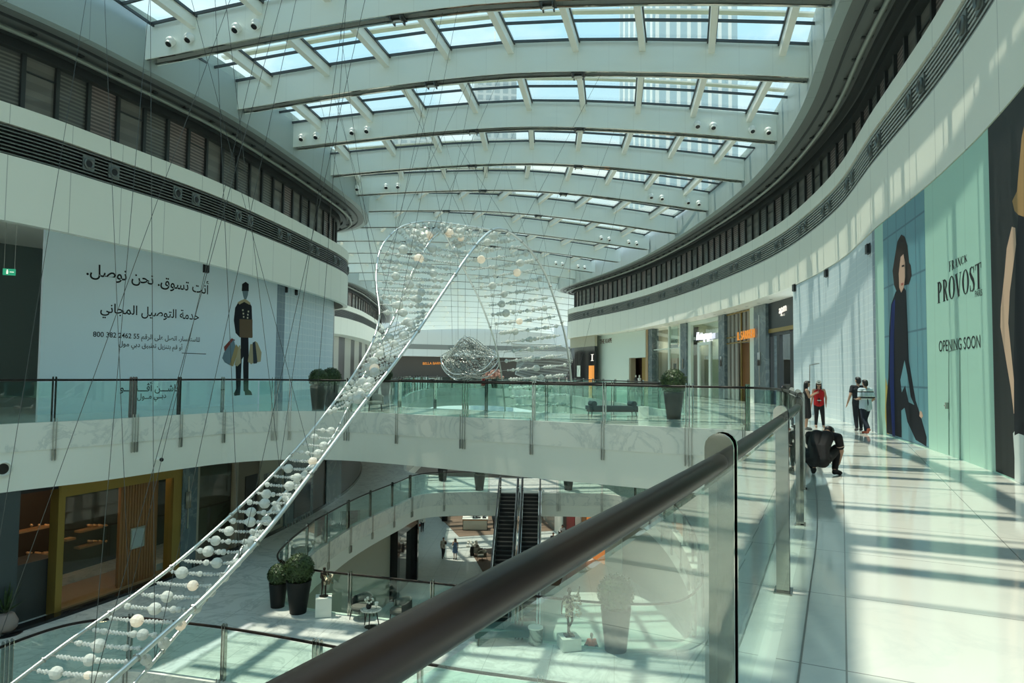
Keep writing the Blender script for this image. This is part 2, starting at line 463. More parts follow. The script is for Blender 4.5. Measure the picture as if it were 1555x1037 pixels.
# ------------------------------------------------------------------ side walls
def side(cv, u0, u1, sd, fas=True):
    P = lambda o0, o1, z0, z1: rect(o0, o1, z0, z1)
    struct(wall('wall_%s' % sd, cv, u0, u1, -0.30, 0.0, 6.4, 8.5, M['white_panel']))
    struct(wall('trim_4', cv, u0, u1, -0.36, -0.26, 8.5, 9.5, M['slatback']))
    mb = MB()
    for k in range(8):
        z = 8.56+k*0.122
        sweep(mb, cv, u0, u1, [(-0.20, z-0.012), (-0.03, z-0.030), (-0.02, z+0.012), (-0.20, z+0.026)])
    struct(mb.build('trim_5', M['slat_sunlit' if sd == 'right' else 'slat']))
    mb = MB(); sweep(mb, cv, u0, u1, rect(-0.30, 0.02, 9.5, 10.08)); sweep(mb, cv, u0, u1, rect(-1.0, 0.02, 10.08, 10.14))
    struct(mb.build('trim_6', M['white_ledge']))
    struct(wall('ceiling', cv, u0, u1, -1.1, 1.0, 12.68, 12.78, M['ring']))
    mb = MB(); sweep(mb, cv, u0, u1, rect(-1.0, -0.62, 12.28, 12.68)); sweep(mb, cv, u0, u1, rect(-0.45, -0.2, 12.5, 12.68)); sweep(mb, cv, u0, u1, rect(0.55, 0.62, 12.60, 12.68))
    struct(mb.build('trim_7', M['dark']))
    struct(wall('wall_%s' % sd, cv, u0, u1, 1.0, 1.35, 12.70, 14.75, M['upper']))
    # service pipe hung under the ring
    us = cv.samples(u0, u1, 0.5)
    struct(MB().tube([cv.pos(u, 0.12, 12.46) for u in us], 0.085, 10).build('trim_8', M['pipe'], smooth=True))
    mb = MB()
    k = u0+0.6
    while k < u1:
        p = cv.pos(k, 0.12, 12.58); a = cv.ang(k)
        mb.box(p, (0.12, 0.34, 0.05), a); mb.box(p+Vector((0, 0, 0.06)), (0.05, 0.05, 0.12), a); k += 1.6
    struct(mb.build('trim_9', M['dark']))

# clerestory glazing with blinds behind it
def blinds(name, c1, c2, per, frac):
    m = principled(name, c1, 0.6, coat=0.45); b, p = nb_of(m)
    p.inputs['Coat Roughness'].default_value = 0.03
    uv = b.sep(coords(b, 'UV'))
    l = b.line(uv[1], per, per*0.45)
    lim = b.math('LESS_THAN', uv[1], frac)
    col = b.mix(b.math('MULTIPLY', l, lim), c1, c2)
    col = b.mix(b.math('MULTIPLY', b.noise(coords(b, 'Object'), 0.9, 3), 0.5), col, [x*0.4 for x in c1])
    b.put(p.inputs['Base Color'], col); return m
M['blind_a'] = blinds('blind_rose', (0.15, 0.12, 0.11), (0.42, 0.33, 0.30), 0.14, 99)
M['blind_b'] = blinds('blind_olive', (0.11, 0.11, 0.10), (0.26, 0.25, 0.22), 0.14, 11.7)
M['blind_c'] = blinds('blind_plain', (0.19, 0.18, 0.16), (0.24, 0.23, 0.20), 0.5, 99)
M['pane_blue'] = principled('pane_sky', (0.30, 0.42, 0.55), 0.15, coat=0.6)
def windows(cv, u0, u1, sd, step=1.25):
    n = int((u1-u0)/step); rnd = random.Random(3 if sd == 'left' else 5)
    for i in range(n):
        a = u0+i*step; c = a+step
        k = rnd.random()
        p0 = cv.pos(a, -0.9); p1 = cv.pos(c, -0.9)
        mt = M['blind_a'] if k < 0.42 else M['blind_b'] if k < 0.72 else M['blind_c']
        w = wall('window_%d' % (1 if sd == 'left' else 2), cv, a+0.07, c-0.07, -0.98, -0.93, 10.1, 12.4, mt, ds=2)
        struct(w)
        mb = MB(); q = cv.pos(c, -0.86, 11.2)
        mb.box(cv.pos(c, -0.88, 11.2), (0.14, 0.12, 2.3), cv.ang(c))
        mb.bar(cv.pos(a, -0.88, 10.16), cv.pos(c, -0.88, 10.16), 0.10, 0.10)
        if i % 3 == 1: mb.bar(cv.pos(a, -0.9, 11.75), cv.pos(c, -0.9, 11.75), 0.05, 0.05)
        fr = mb.build('window_frame', M['dark'], w)
def nozzles(cv, u0, u1, label, grp, pitch=4.1, gap=1.05):
    t = None; u = u0
    while u < u1:
        for q in (u, u+gap):
            p = cv.pos(q, -0.02, 9.0); a = cv.ang(q)
            if cv.inw == 'left': a += PI
            if t is None:
                t = thing('air_nozzle', label, 'air nozzle', p, a, grp)
                mb = MB(); mb.box((0, 0, 0), (0.46, 0.05, 0.50)); mb.build('mounting_plate', M['slat'], t)
                mt = Matrix.Rotation(PI/2, 3, 'X')
                mb = MB(); mb.lathe([(0.20, -0.02), (0.20, 0.06), (0.165, 0.09), (0.13, 0.05), (0.13, 0.045)], n=18, m=mt)
                mb.build('nozzle_ring', M['slat'], t, smooth='auto')
                mb = MB(); mb.lathe([(0.125, 0.03), (0.12, 0.052)], n=16, m=mt); mb.build('opening', M['black'], t)
            else: dup(t, p, a)
        u += pitch
uR0, uR1 = 0.0, R.len-2
uL0, uL1 = 0.0, L.len-1
side(R, uR0, uR1, 'right'); side(L, uL0, uL1, 'left')
windows(R, 14, uR1-3, 'right'); windows(L, 14, uL1-3, 'left')
nozzles(L, L.u(122), L.at_yy(48), 'round air nozzle in a square plate on the left-hand louvre band', 'air nozzles on the left louvre band')
nozzles(R, R.u(1500), R.at_yy(84), 'round air nozzle in a square plate on the right-hand louvre band', 'air nozzles on the right louvre band')
side(LB, 0, LB.len-1, 'left'); windows(LB, 10, LB.len-4, 'left', 2.2)

# closing walls, far end and lower storeys
struct(wall('wall_back', Curve([(30, -13.5), (-46, -13.5)], 'left', smooth=False), 0, 76, -0.2, 0.0, L0Z, 15.5, M['white']))
struct(wall('wall_far', FAR, 0, FAR.len, -0.3, 0.0, 6.4, 15.6, panels('far_wall', (0.46, 0.50, 0.47), 4.0, 0.06)))
struct(wall('trim_4', FAR, 17, FAR.len, -0.1, 0.06, 8.3, 9.6, M['slat']))
struct(wall('wall_far', FAR, 0, FAR.len, -4.3, -4.0, 0, 6.4, principled('far_shop_dark', (0.05, 0.045, 0.035), 0.5)))
struct(wall('ceiling', FAR, 0, FAR.len, -4.0, -0.3, 6.4, 6.5, M['soffit']))

struct(wall('wall_left', Curve([(-27.5, 52), (-30, 60), (-34, 74)], 'right', smooth=False), 0, 24, -0.3, 0.0, 0, 15.5, M['white']))
# ------------------------------------------------------------------ roof
def lerp(a, c, t): return a+(c-a)*t
def beam_pt(i, t, dz=0.0):
    a = Vector(BL[i]+(0,)); c = Vector(BR[i]+(0,)); p = a.lerp(c, t)
    rise = 0.95*(1-abs(2*t-1)**1.6)
    p.z = BZ+rise+dz; return p
NP = 10
RT = [0.0]+[0.07+0.1075*k for k in range(9)]+[1.0]
M['roof_frame'] = principled('roof_glazing_frame', (0.06, 0.07, 0.075), 0.35, 0.4)
M['shade_bar'] = principled('outside_shade_bar', (0.85, 0.82, 0.74), 0.5)
M['spot_white'] = principled('spotlight_white', (0.85, 0.86, 0.83), 0.35)
M['lens'] = principled('spotlight_lens', (0.01, 0.01, 0.012), 0.12)
spot = None; winch = None
for i in range(len(BL)):
    mb = MB(); w = 0.29; vs = []; fs = []; uvs = []
    a = Vector(BL[i]+(0,)); c = Vector(BR[i]+(0,)); d = (c-a).normalized(); nrm = Vector((-d.y, d.x, 0)); W = (c-a).length
    ts = [-0.012+1.024*k/20 for k in range(21)]
    def strip(y0, y1, z0, z1):
        vs = []; fs = []; uv = []
        for t in ts:
            p = beam_pt(i, min(max(t, 0), 1)); p.x = a.x+(c.x-a.x)*t; p.y = a.y+(c.y-a.y)*t
            for yy, zz in ((y0, z0), (y1, z0), (y1, z1), (y0, z1)): vs.append(p+nrm*yy+Vector((0, 0, zz)))
        for k in range(20):
            for j in range(4):
                jj = (j+1) % 4
                fs.append((k*4+j, (k+1)*4+j, (k+1)*4+jj, k*4+jj)); uv.append([(ts[k]*W, j), (ts[k+1]*W, j), (ts[k+1]*W, j+1), (ts[k]*W, j+1)])
        fs.append((0, 1, 2, 3)); fs.append((83, 82, 81, 80)); uv += [[(0.3, 0)]*4]*2
        mb.add(vs, fs, uv)
    mb.cur = 0; strip(-w, -w+0.05, 0, 1.25); strip(w-0.05, w, 0, 1.25); strip(-w+0.05, w-0.05, 0.30, 1.25)
    mb.cur = 1; strip(-w+0.05, -w+0.13, 0.0, 0.04); strip(w-0.13, w-0.05, 0.0, 0.04)
    mb.cur = 2; strip(-w+0.05, w-0.05, 0.26, 0.29)
    bo = struct(mb.build('ceiling_beam', [M['beam'], M['chrome'], M['steel']]))
    if i < len(BL)-1:
        g = MB(); f = MB(); e = MB()
        for k in range(NP):
            t0, t1 = RT[k], RT[k+1]
            A, B, Cc, D = beam_pt(i, t0, 1.27), beam_pt(i, t1, 1.27), beam_pt(i+1, t1, 1.27), beam_pt(i+1, t0, 1.27)
            h = Vector((0, 0, 0.03))
            g.add([A, B, Cc, D, A+h, B+h, Cc+h, D+h], [(0, 1, 2, 3), (4, 7, 6, 5), (0, 4, 5, 1), (1, 5, 6, 2), (2, 6, 7, 3), (3, 7, 4, 0)])
            dn = Vector((0, 0, -0.05))
            e0 = A.lerp(B, 0.055)+dn; e1 = D.lerp(Cc, 0.055)+dn; e2 = A.lerp(B, 0.945)+dn; e3 = D.lerp(Cc, 0.945)+dn
            f.bar(e0, e1, 0.06, 0.10); f.bar(e2, e3, 0.06, 0.10)
            for q in (0.085, 0.36, 0.64, 0.915): f.bar(e0.lerp(e1, q), e2.lerp(e3, q), 0.07, 0.10)
            u1 = Vector((0, 0, 0.75))
            e.bar(A.lerp(D, 0.80)+u1, B.lerp(Cc, 0.80)+u1, 0.30, 0.07)
            e.bar(A.lerp(D, 0.30)+u1, B.lerp(Cc, 0.30)+u1, 0.30, 0.07)
        g.build('roof_glazing', M['roof_glass'], bo); f.build('glazing_frame', M['roof_frame'], bo, fix=False)
        if i < 14: e.build('shade_bar', M['shade_bar'], bo, fix=False)
        for k in range(1, NP):
            p = beam_pt(i, RT[k], 1.02); q = beam_pt(i+1, RT[k], 1.02)
            MB().bar(p, q, 0.24, 0.46).build('roof_rib', M['rib'], bo, fix=False)
    # lamps in pairs on the near face of every second beam
    ang = math.atan2(d.y, d.x)
    if i in (5, 7, 9, 11, 13, 15, 17, 3):
        for dd in (0.9, 1.65, 3.5, 4.25):
            for sgn in (0, 1):
                t = dd/W if sgn == 0 else 1-dd/W
                p = beam_pt(i, t, 0.42)-nrm*(w+0.0)
                if spot is None:
                    spot = thing('spotlight', 'white ball spotlight with dark lens on a white roof beam face', 'spotlight', p, ang, 'spotlights on the roof beams')
                    mr = Matrix.Rotation(math.radians(65), 3, 'X')
                    MB().ball((0, -0.13, -0.02), 0.18, 14, 9).build('lamp_body', M['spot_white'], spot, smooth=True)
                    mb = MB(); mb.lathe([(0.13, 0.09), (0.135, 0.19), (0.11, 0.195)], c=(0, -0.13, -0.02), n=14, m=Matrix.Rotation(math.radians(145), 3, 'X')); mb.build('lamp_hood', M['spot_white'], spot, smooth='auto')
                    mb = MB(); mb.lathe([(0.11, 0.19), (0.10, 0.198)], c=(0, -0.13, -0.02), n=14, m=Matrix.Rotation(math.radians(145), 3, 'X')); mb.build('lens', M['lens'], spot)
                    MB().box((0, -0.02, 0.0), (0.16, 0.05, 0.16)).build('bracket', M['spot_white'], spot)
                else: dup(spot, p, ang)
    if 3 <= i <= 15:
        for t in ((0.385, 0.60) if i % 2 else (0.36, 0.61)):
            p = beam_pt(i, t, 0.0)
            if winch is None:
                winch = thing('cable_winch', 'small dark cable winch slung in the slot under a roof beam', 'winch', p, ang, 'cable winches under the roof beams')
                mb = MB(); mb.box((0, 0, -0.02), (0.55, 0.46, 0.05)); mb.box((-0.18, 0, -0.09), (0.05, 0.5, 0.12)); mb.box((0.18, 0, -0.09), (0.05, 0.5, 0.12)); mb.build('winch_frame', M['dark'], winch)
                MB().tube([(-0.2, 0, -0.10), (0.2, 0, -0.10)], 0.07, 10).build('drum', M['steel'], winch)
            else: dup(winch, p, ang)

# towers seen through the roof glass
def facade(name, c1, c2, px, pz):
    m = principled(name, c1, 0.4); b, p = nb_of(m)
    o = b.sep(coords(b, 'Object'))
    s = b.math('ADD', o[0], o[1])
    l = b.math('MAXIMUM', b.line(s, px, px*0.35), b.line(o[2], pz, pz*0.3))
    b.put(p.inputs['Base Color'], b.mix(l, c1, c2)); return m
def tower(x, y, w, d, h, rz, label, m, crown=True):
    t = thing('exterior_tower', label, 'tower', (x, y, L0Z), rz)
    mb = MB(); mb.box((0, 0, h/2), (w, d, h)); mb.build('shaft', m, t)
    mb = MB(); mb.box((0, 0, h+1.5), (w*0.8, d*0.8, 3)); mb.build('plant_room', m, t)
    if crown: mb = MB(); mb.bar((0, 0, h+3), (0, 0, h+14), 0.6, 0.6, (1, 0, 0)); mb.build('mast', M['white'], t)
fa = facade('tower_facade', (0.34, 0.48, 0.56), (0.72, 0.78, 0.80), 3.2, 200)
fb = facade('tower_facade_grey', (0.30, 0.38, 0.42), (0.50, 0.56, 0.58), 4.0, 3.6)
# ------------------------------------------------------------------ glass railings
RH = 1.36
def blade_mesh(mb, c, ang, t_offs, w=0.112, z0=0.0, z1=1.475, th=0.018, flip=False):
    """rounded plates standing across the rail; ang = direction of the rail"""
    r = w/2; out = [(-r, z0), (r, z0)]
    for k in range(9):
        a = PI*k/8; out.append((r*math.cos(a), z1-r+r*math.sin(a)))
    rot = Matrix.Rotation(ang, 3, 'Z'); n = len(out)
    for to in t_offs:
        vs = []
        for s in (-th/2, th/2):
            for (y, z) in out:
                zz = z if not flip else z0+z1-z
                vs.append(rot @ Vector((to+s, y, zz))+Vector(c))
        fs = [tuple(range(n)), tuple(range(2*n-1, n-1, -1))]+[(i, (i+1) % n, n+(i+1) % n, n+i) for i in range(n)]
        mb.add(vs, fs)
def railing(cv, u0, u1, z, label, posts, brackets=True, off=-0.06, dark=(), gap=None, hr=0.036):
    t = thing('glass_railing', label, 'railing', cv.pos(u0, off, z), 0)
    base = Vector(cv.pos(u0, off, z))
    us = cv.samples(u0, u1, 0.2)
    o = MB().tube([cv.pos(u, off, z+RH)-base for u in us], hr, 12).build('handrail', M['bronze'], t, smooth='auto')
    edges = sorted([u0]+[p[0] for p in posts]+[u1])
    for a, c in zip(edges, edges[1:]):
        if c-a < 0.3: continue
        g = MB(); seg = [cv.pos(u, off, 0)-base+Vector((0, 0, z)) for u in cv.samples(a+0.03, c-0.03, 0.3)]
        vs = []; ang0 = cv.nrm(a)
        for u, p in zip(cv.samples(a+0.03, c-0.03, 0.3), seg):
            nn = cv.nrm(u)
            for y, zz in ((-0.008, -0.05), (0.008, -0.05), (0.008, RH-0.06), (-0.008, RH-0.06)):
                vs.append((p.x+nn.x*y, p.y+nn.y*y, p.z+zz))
        k = len(seg); fs = [(i*4+j, (i+1)*4+j, (i+1)*4+(j+1) % 4, i*4+(j+1) % 4) for i in range(k-1) for j in range(4)]
        fs += [(0, 1, 2, 3), (k*4-1, k*4-2, k*4-3, k*4-4)]
        g.add(vs, fs); g.build('glass_panel', M['rail_glass'], t)
    for i, (u, n) in enumerate(posts):
        offs = {2: (-0.045, 0.045), 3: (-0.11, 0.0, 0.11), 1: (0,)}[n]
        mb = MB(); c = cv.pos(u, off, z)-base; a = cv.ang(u); nn = cv.nrm(u); tt = cv.tan(u)
        blade_mesh(mb, c, a, offs)
        mb.bar(c+Vector((tt.x*offs[0], tt.y*offs[0], RH)), c+Vector((tt.x*offs[-1], tt.y*offs[-1], RH)), 0.05, 0.05)
        if not brackets: mb.box(c+Vector((0, 0, 0.006)), (0.2, 0.15, 0.012), a)
        po = mb.build('post', M['darkblade'] if i in dark else M['chrome'], t, smooth=False)
        if brackets:
            mb = MB()
            for to in offs:
                q = c+Vector((tt.x*to+nn.x*0.19, tt.y*to+nn.y*0.19, 0))
                mb.bar(q+Vector((0, 0, 0.12)), q+Vector((0, 0, -0.92)), 0.02, 0.02, (nn.x, nn.y, 0))
                blade_mesh(mb, c+Vector((nn.x*0.17, nn.y*0.17, 0)), a, (to,), 0.10, -1.25, -0.88, 0.02, flip=True)
            mb.build('hanger', M['steel'], po)
    return t
def us_of(cv, pts, off=-0.06):
    r = []
    for x in pts: r.append(cv.hit(x, 600, off)[0])
    return r
def near_u(cv, X, Y):
    return min(cv.samples(0, cv.len, 0.05), key=lambda u: (cv.raw(u)-Vector((X, Y))).length)
def spaced(u0, u1, step, pat=(2,)):
    n = max(1, round((u1-u0)/step)); return [(u0+(u1-u0)*i/n, pat[i % len(pat)]) for i in range(n+1)]

ua = near_u(VA, .79, 2.78); ub = near_u(VA, 2.11, 5.53); uc = near_u(VA, 3.30, 8.05); ucorner = near_u(VA, 7.75, 21.4)
step = (uc-ub)
posts = [(ua-2*step, 2), (ua-step, 2), (ua, 2), (ub, 2), (uc, 2)]
u = uc+step
while u < ucorner-0.8: posts.append((u, 2)); u += step
railing(VA, ua-2.6*step, ucorner, 0.0, 'near glass railing with thick dark handrail curving beside the sunlit walkway', posts, brackets=False)
pb = [(q, n) for q, n in zip([VA.hit(x, 600, -0.06, True)[0] for x in (1135, 1047, 918, 811, 707, 607)], (2, 3, 2, 2, 3, 2))]
pb += [(pb[-1][0]+2.6*i, 2 + (i % 2)) for i in range(1, 3)]
ubend = pb[-1][0]+1.3
railing(VA, ucorner, ubend, 0.0, 'glass railing across the bridge in front of the bench and potted bush', pb)
pl = [(VA.hit(x, 600, -0.06, True)[0], n) for x, n in ((417, 3), (338, 2), (272, 2), (202, 3), (82, 2))]
last = pl[-1][0]
pl += [(last+2.8*i, 2) for i in range(1, 8)]
railing(VA, ubend, VA.len-1, 0.0, 'glass railing of the left gallery before the Arabic hoarding', pl, dark=(2, 3, 4))
railing(VB, 0, VB.len-0.1, 0.0, 'glass railing round the farther opening behind the bridge', spaced(1.0, VB.len-1.5, 3.0, (2,)), brackets=False)
q0 = near_u(V1, 6.3, 10.2)
railing(V1, q0-4, V1.len-1, L1Z, 'lower floor glass railing edging the near opening below the bead sculpture', spaced(q0-3, V1.len-6, 2.9, (3, 2, 2)))
ue0, ue1 = near_u(V2, 3.1, 47.4), near_u(V2, -1.3, 47.3)
railing(V2, 0, ue0, L1Z, 'lower floor glass railing with chairs and black planters along it', spaced(1.2, ue0-0.2, 2.9, (2, 2, 3)))
railing(V2, ue1, V2.len-0.05, L1Z, 'lower floor glass railing left of the escalator heads', spaced(ue1+0.2, V2.len-1.4, 2.9, (2, 2, 3)))
# ------------------------------------------------------------------ flat art and lettering on walls
def place_text(body, size, shear=0.0, spacing=1.0, extrude=0.0, sx=1.0, bold=0.0):
    """mesh data of a line of lettering, baseline at 0, starting at x = 0; returns verts, faces, width"""
    cu = bpy.data.curves.new('lettering', 'FONT'); cu.body = body; cu.size = size; cu.shear = shear
    cu.space_character = spacing; cu.offset = bold; cu.extrude = extrude; cu.resolution_u = 4
    o = bpy.data.objects.new('lettering', cu); C.objects.link(o)
    bpy.context.view_layer.update()
    dg = bpy.context.evaluated_depsgraph_get()
    me = bpy.data.meshes.new_from_object(o.evaluated_get(dg))
    vs = [v.co.copy() for v in me.vertices]; fs = [tuple(p.vertices) for p in me.polygons]
    bpy.data.objects.remove(o); bpy.data.curves.remove(cu); bpy.data.meshes.remove(me)
    x0 = min(v.x for v in vs); x1 = max(v.x for v in vs)
    for v in vs: v.x = (v.x-x0)*sx
    return vs, fs, (x1-x0)*sx
# Arabic letters in joined forms, written out right to left
AR = {'ا': (0xFE8D, 0xFE8E), 'أ': (0xFE83, 0xFE84), 'ة': (0xFE93, 0xFE94), 'د': (0xFEA9, 0xFEAA), 'ر': (0xFEAD, 0xFEAE), 'ز': (0xFEAF, 0xFEB0), 'و': (0xFEED, 0xFEEE),
      'ب': (0xFE8F,), 'ت': (0xFE95,), 'ج': (0xFE9D,), 'ح': (0xFEA1,), 'خ': (0xFEA5,), 'س': (0xFEB1,), 'ش': (0xFEB5,), 'ص': (0xFEB9,), 'ط': (0xFEC1,), 'ع': (0xFEC9,),
      'ف': (0xFED1,), 'ق': (0xFED5,), 'ل': (0xFEDD,), 'م': (0xFEE1,), 'ن': (0xFEE5,), 'ي': (0xFEF1,), 'ڤ': (0xFB6A,), 'ى': (0xFEEF, 0xFEF0)}
def arabic(s):
    out = []; prev_joins = False; chars = list(s)
    i = 0; toks = []
    for i, ch in enumerate(chars):
        if ch not in AR and ch not in 'ـ':
            toks.append((ch, False)); prev_joins = False; continue
        nxt = next((c for c in chars[i+1:i+2]), '')
        if ch == 'ـ': toks.append((ch, True)); prev_joins = True; continue
        f = AR[ch]; nj = nxt in AR or nxt == 'ـ'
        if len(f) == 2: toks.append((chr(f[1] if prev_joins else f[0]), True)); prev_joins = False
        else:
            k = (3 if nj else 1) if prev_joins else (2 if nj else 0)
            toks.append((chr(f[0]+k), True)); prev_joins = nj
    words = ''.join(t[0] for t in toks).split(' ')
    res = []
    for w in reversed(words): res.append(w if any(c.isdigit() for c in w) else w[::-1])
    return ' '.join(res)
def on_curve(cv, u, z, off): return cv.pos(u, off, z)
def text_on(cv, body, p0, p1, off, size=None, m=None, name='lettering', parent=None, shear=0.0, extrude=0.0, hook=None, far=False):
    """a line of lettering from photo point p0 (left end of its baseline) to p1 (right end), on the wall"""
    a = cv.hit(p0[0], p0[1], off, far); c = cv.hit(p1[0], p1[1], off, far)
    d = -1 if c[0] < a[0] else 1
    vs, fs, w = place_text(body, 1.0, shear, bold=0.012 if cv is HL else 0.0)
    W = abs(c[0]-a[0]); k = W/w; ky = k if size is None else size
    out = []
    for v in vs:
        t = v.x/w
        p = cv.pos(a[0]+(c[0]-a[0])*t, off+0.004+(v.z*0+0)+0.0, a[1]+(c[1]-a[1])*t+v.y*ky)
        out.append(p)
    mb = MB(); mb.add(out, fs)
    if extrude:
        n = len(out); nn = [cv.nrm(a[0]+(c[0]-a[0])*v.x/w) for v in vs]
        mb = MB(); mb.add([p+Vector((q.x*extrude, q.y*extrude, 0)) for p, q in zip(out, nn)], fs)
        ed = {}
        for f in fs:
            for i in range(len(f)):
                e = (f[i], f[(i+1) % len(f)]); ed[tuple(sorted(e))] = ed.get(tuple(sorted(e)), 0)+1
        front = [p+Vector((q.x*extrude, q.y*extrude, 0)) for p, q in zip(out, nn)]
        mb.add(out+front, [(e[0], e[1], n+e[1], n+e[0]) for e, q in ed.items() if q == 1])
    # one mesh per word
    par = list(range(len(mb.v)))
    def find(i):
        while par[i] != i: par[i] = par[par[i]]; i = par[i]
        return i
    for f in mb.f:
        for q in f[1:]: par[find(f[0])] = find(q)
    ext = {}
    L_ = len(vs)
    for i in range(len(mb.v)):
        r = find(i); x = vs[i % L_].x; e = ext.setdefault(r, [x, x]); e[0] = min(e[0], x); e[1] = max(e[1], x)
    groups = []
    for r, e in sorted(ext.items(), key=lambda q: q[1][0]):
        if groups and e[0] < groups[-1][1]+0.17: groups[-1][1] = max(groups[-1][1], e[1]); groups[-1][2].add(r)
        else: groups.append([e[0], e[1], {r}])
    res = []
    for g0, g1, rs_ in groups:
        m2 = MB(); idx = {}
        for f in mb.f:
            if find(f[0]) in rs_:
                m2.f.append([idx.setdefault(i, len(idx)) for i in f]); m2.mi.append(0)
        m2.v = [None]*len(idx)
        for i, k in idx.items(): m2.v[k] = mb.v[i]
        res.append(m2.build(name, m, None, fix=False))
    return res
def art(cv, polys, off, m, name='artwork', parent=None, uz=False, far=False):
    """flat printed shapes given by outlines traced on the wall surface"""
    mb = MB()
    for poly in polys:
        q = poly if uz else [cv.hit(x, y, off, far)[:2] for x, y in poly]
        bm = bmesh.new()
        vs = [bm.verts.new((p[0], p[1], 0)) for p in q]
        tri = geometry.tessellate_polygon([[Vector((p[0], p[1], 0)) for p in q]])
        for t in tri:
            try: bm.faces.new([vs[i] for i in t])
            except ValueError: pass
        lo = min(p[0] for p in q); hi = max(p[0] for p in q); x = math.ceil(lo/0.4)*0.4
        while x < hi:
            bmesh.ops.bisect_plane(bm, geom=bm.verts[:]+bm.edges[:]+bm.faces[:], plane_co=(x, 0, 0), plane_no=(1, 0, 0)); x += 0.4
        bm.verts.index_update()
        mb.add([cv.pos(v.co.x, off, v.co.y) for v in bm.verts], [[v.index for v in f.verts] for f in bm.faces],
               [[(v.co.x, v.co.y) for v in f.verts] for f in bm.faces])
        bm.free()
    o = mb.build(name, m, None, fix=False)
    if parent is not None: attach(o, parent)
    return o
def attach(o, parent):
    if isinstance(o, list):
        for q in o: attach(q, parent)
        return o
    o.parent = parent
    o.matrix_parent_inverse = Matrix.Translation(-parent.location)
    if parent.rotation_euler.z: o.matrix_parent_inverse = parent.matrix_basis.inverted()
    return o
def slab_on(cv, u0, u1, o0, o1, z0, z1, m, name, parent=None, ds=None):
    o = wall(name, cv, min(u0, u1), max(u0, u1), o0, o1, z0, z1, m, None, ds)
    if parent is not None: attach(o, parent)
    return o
def pxslab(cv, x0, x1, y0, y1, o0, o1, m, name, parent=None, far=False):
    """upright slab between photo columns x0, x1; heights read at the middle column"""
    u0 = cv.hit(x0, 560, o1, far)[0]; u1 = cv.hit(x1, 560, o1, far)[0]; xm = (x0+x1)/2
    z1 = cv.hit(xm, y0, o1, far)[1] if not isinstance(y0, tuple) else y0[0]
    z0 = cv.hit(xm, y1, o1, far)[1] if not isinstance(y1, tuple) else y1[0]
    return slab_on(cv, u0, u1, o0, o1, z0, z1, m, name, parent)

INK = principled('printed_black', (0.012, 0.012, 0.014), 0.5, spec=0.2)
# ---- left hoarding: pale blue poster, patterned hoarding, dark shop end
M['poster_blue'] = principled('poster_pale_blue', (0.70, 0.81, 0.88), 0.45)
def hexpat(name, c1, c2, sc_):
    m = principled(name, c1, 0.45); b, p = nb_of(m)
    v = b.n('ShaderNodeTexVoronoi', feature='DISTANCE_TO_EDGE'); b.put(v.inputs['Vector'], coords(b, 'UV')); v.inputs['Scale'].default_value = sc_; v.inputs['Randomness'].default_value = 0.15
    f = b.math('LESS_THAN', v.outputs['Distance'], 0.055)
    l = b.line(b.sep(coords(b, 'UV'))[0], 1.9, 0.025)
    b.put(p.inputs['Base Color'], b.mix(l, b.mix(f, c1, c2), [x*0.6 for x in c1])); return m
M['hex_blue'] = hexpat('patterned_pale_blue', (0.60, 0.72, 0.78), (0.74, 0.83, 0.87), 2.4)
M['hex_white'] = hexpat('patterned_white_blue', (0.60, 0.71, 0.76), (0.70, 0.79, 0.82), 4.0)
M['hex_dark'] = hexpat('patterned_slate', (0.20, 0.27, 0.33), (0.28, 0.35, 0.40), 2.4)
uP0, uP1, uP2 = HL.u(60), HL.u(418), HL.u(430)
PF = 0.0
pz = thing('hoarding', 'pale blue shop hoarding with Arabic lettering and a doorman figure', 'hoarding', HL.pos(uP0, 0, 0))
slab_on(HL, uP0, uP1, -0.15, 0.0, 0.0, 7.3, M['poster_blue'], 'board', pz)
T = [(arabic('أنت تسوق. نحن نوصل.'), (131, 417), (317, 447), None),
     (arabic('خدمة التوصيل المجاني'), (152, 474), (302, 486), None),
     (arabic('للاستفسار، اتصل على الرقم 55 2462 382 800').replace('55 2462 382 800', '800 382 2462 55'), (141, 511), (303, 519), None),
     (arabic('أو قم بتنزيل تطبيق دبي مول'), (180, 525), (277, 531), None),
     (arabic('فاشـــن أڤـــنيـــو'), (182, 594), (272, 594), None),
     (arabic('دبــي مــول'), (208, 606), (252, 604), None)]
for body, p0, p1, s in T:
    o = text_on(HL, body, p0, p1, PF, s, INK, 'lettering'); attach(o, pz)
art(HL, [[(276, 535.5), (313, 537), (313, 538), (276, 536.5)]], 0.004, INK, 'rule', pz)
P_ = lambda pts: [pts]
def col(n, c, r=0.6): return principled(n, c, r, spec=0.15)
K = dict(black=col('print_black', (0.012, 0.013, 0.018)), navy=col('print_navy', (0.03, 0.04, 0.055)), gold=col('print_gold', (0.36, 0.27, 0.13)), tan=col('print_tan', (0.42, 0.35, 0.22)),
         brown=col('print_brown', (0.13, 0.085, 0.05)), grey=col('print_bluegrey', (0.15, 0.22, 0.26)), cream=col('print_cream', (0.55, 0.50, 0.38)), skin=col('print_skin', (0.55, 0.36, 0.27)), red=col('print_red', (0.22, 0.05, 0.04)))
def fig(px, m, nm='figure', lift=0.003): art(HL, [px], lift, m, nm, pz)
S = lambda pts: [(320+x*130/613.0, 410+y*220/1037.0) for x, y in pts]
fig(S([(178,690),(182,850),(165,885),(170,900),(210,895),(213,850),(222,640),(235,620),(232,690),(235,865),(243,870),(245,895),(297,895),(290,870),(270,855),(272,600),(270,480),(215,480),(215,560)]), K['black'])
fig(S([(195,235),(175,270),(165,360),(178,450),(205,480),(300,480),(298,380),(293,260),(275,228),(240,215)]), K['black'])
fig(S([(225,100),(222,150),(272,150),(272,100),(250,84)]), K['black'])
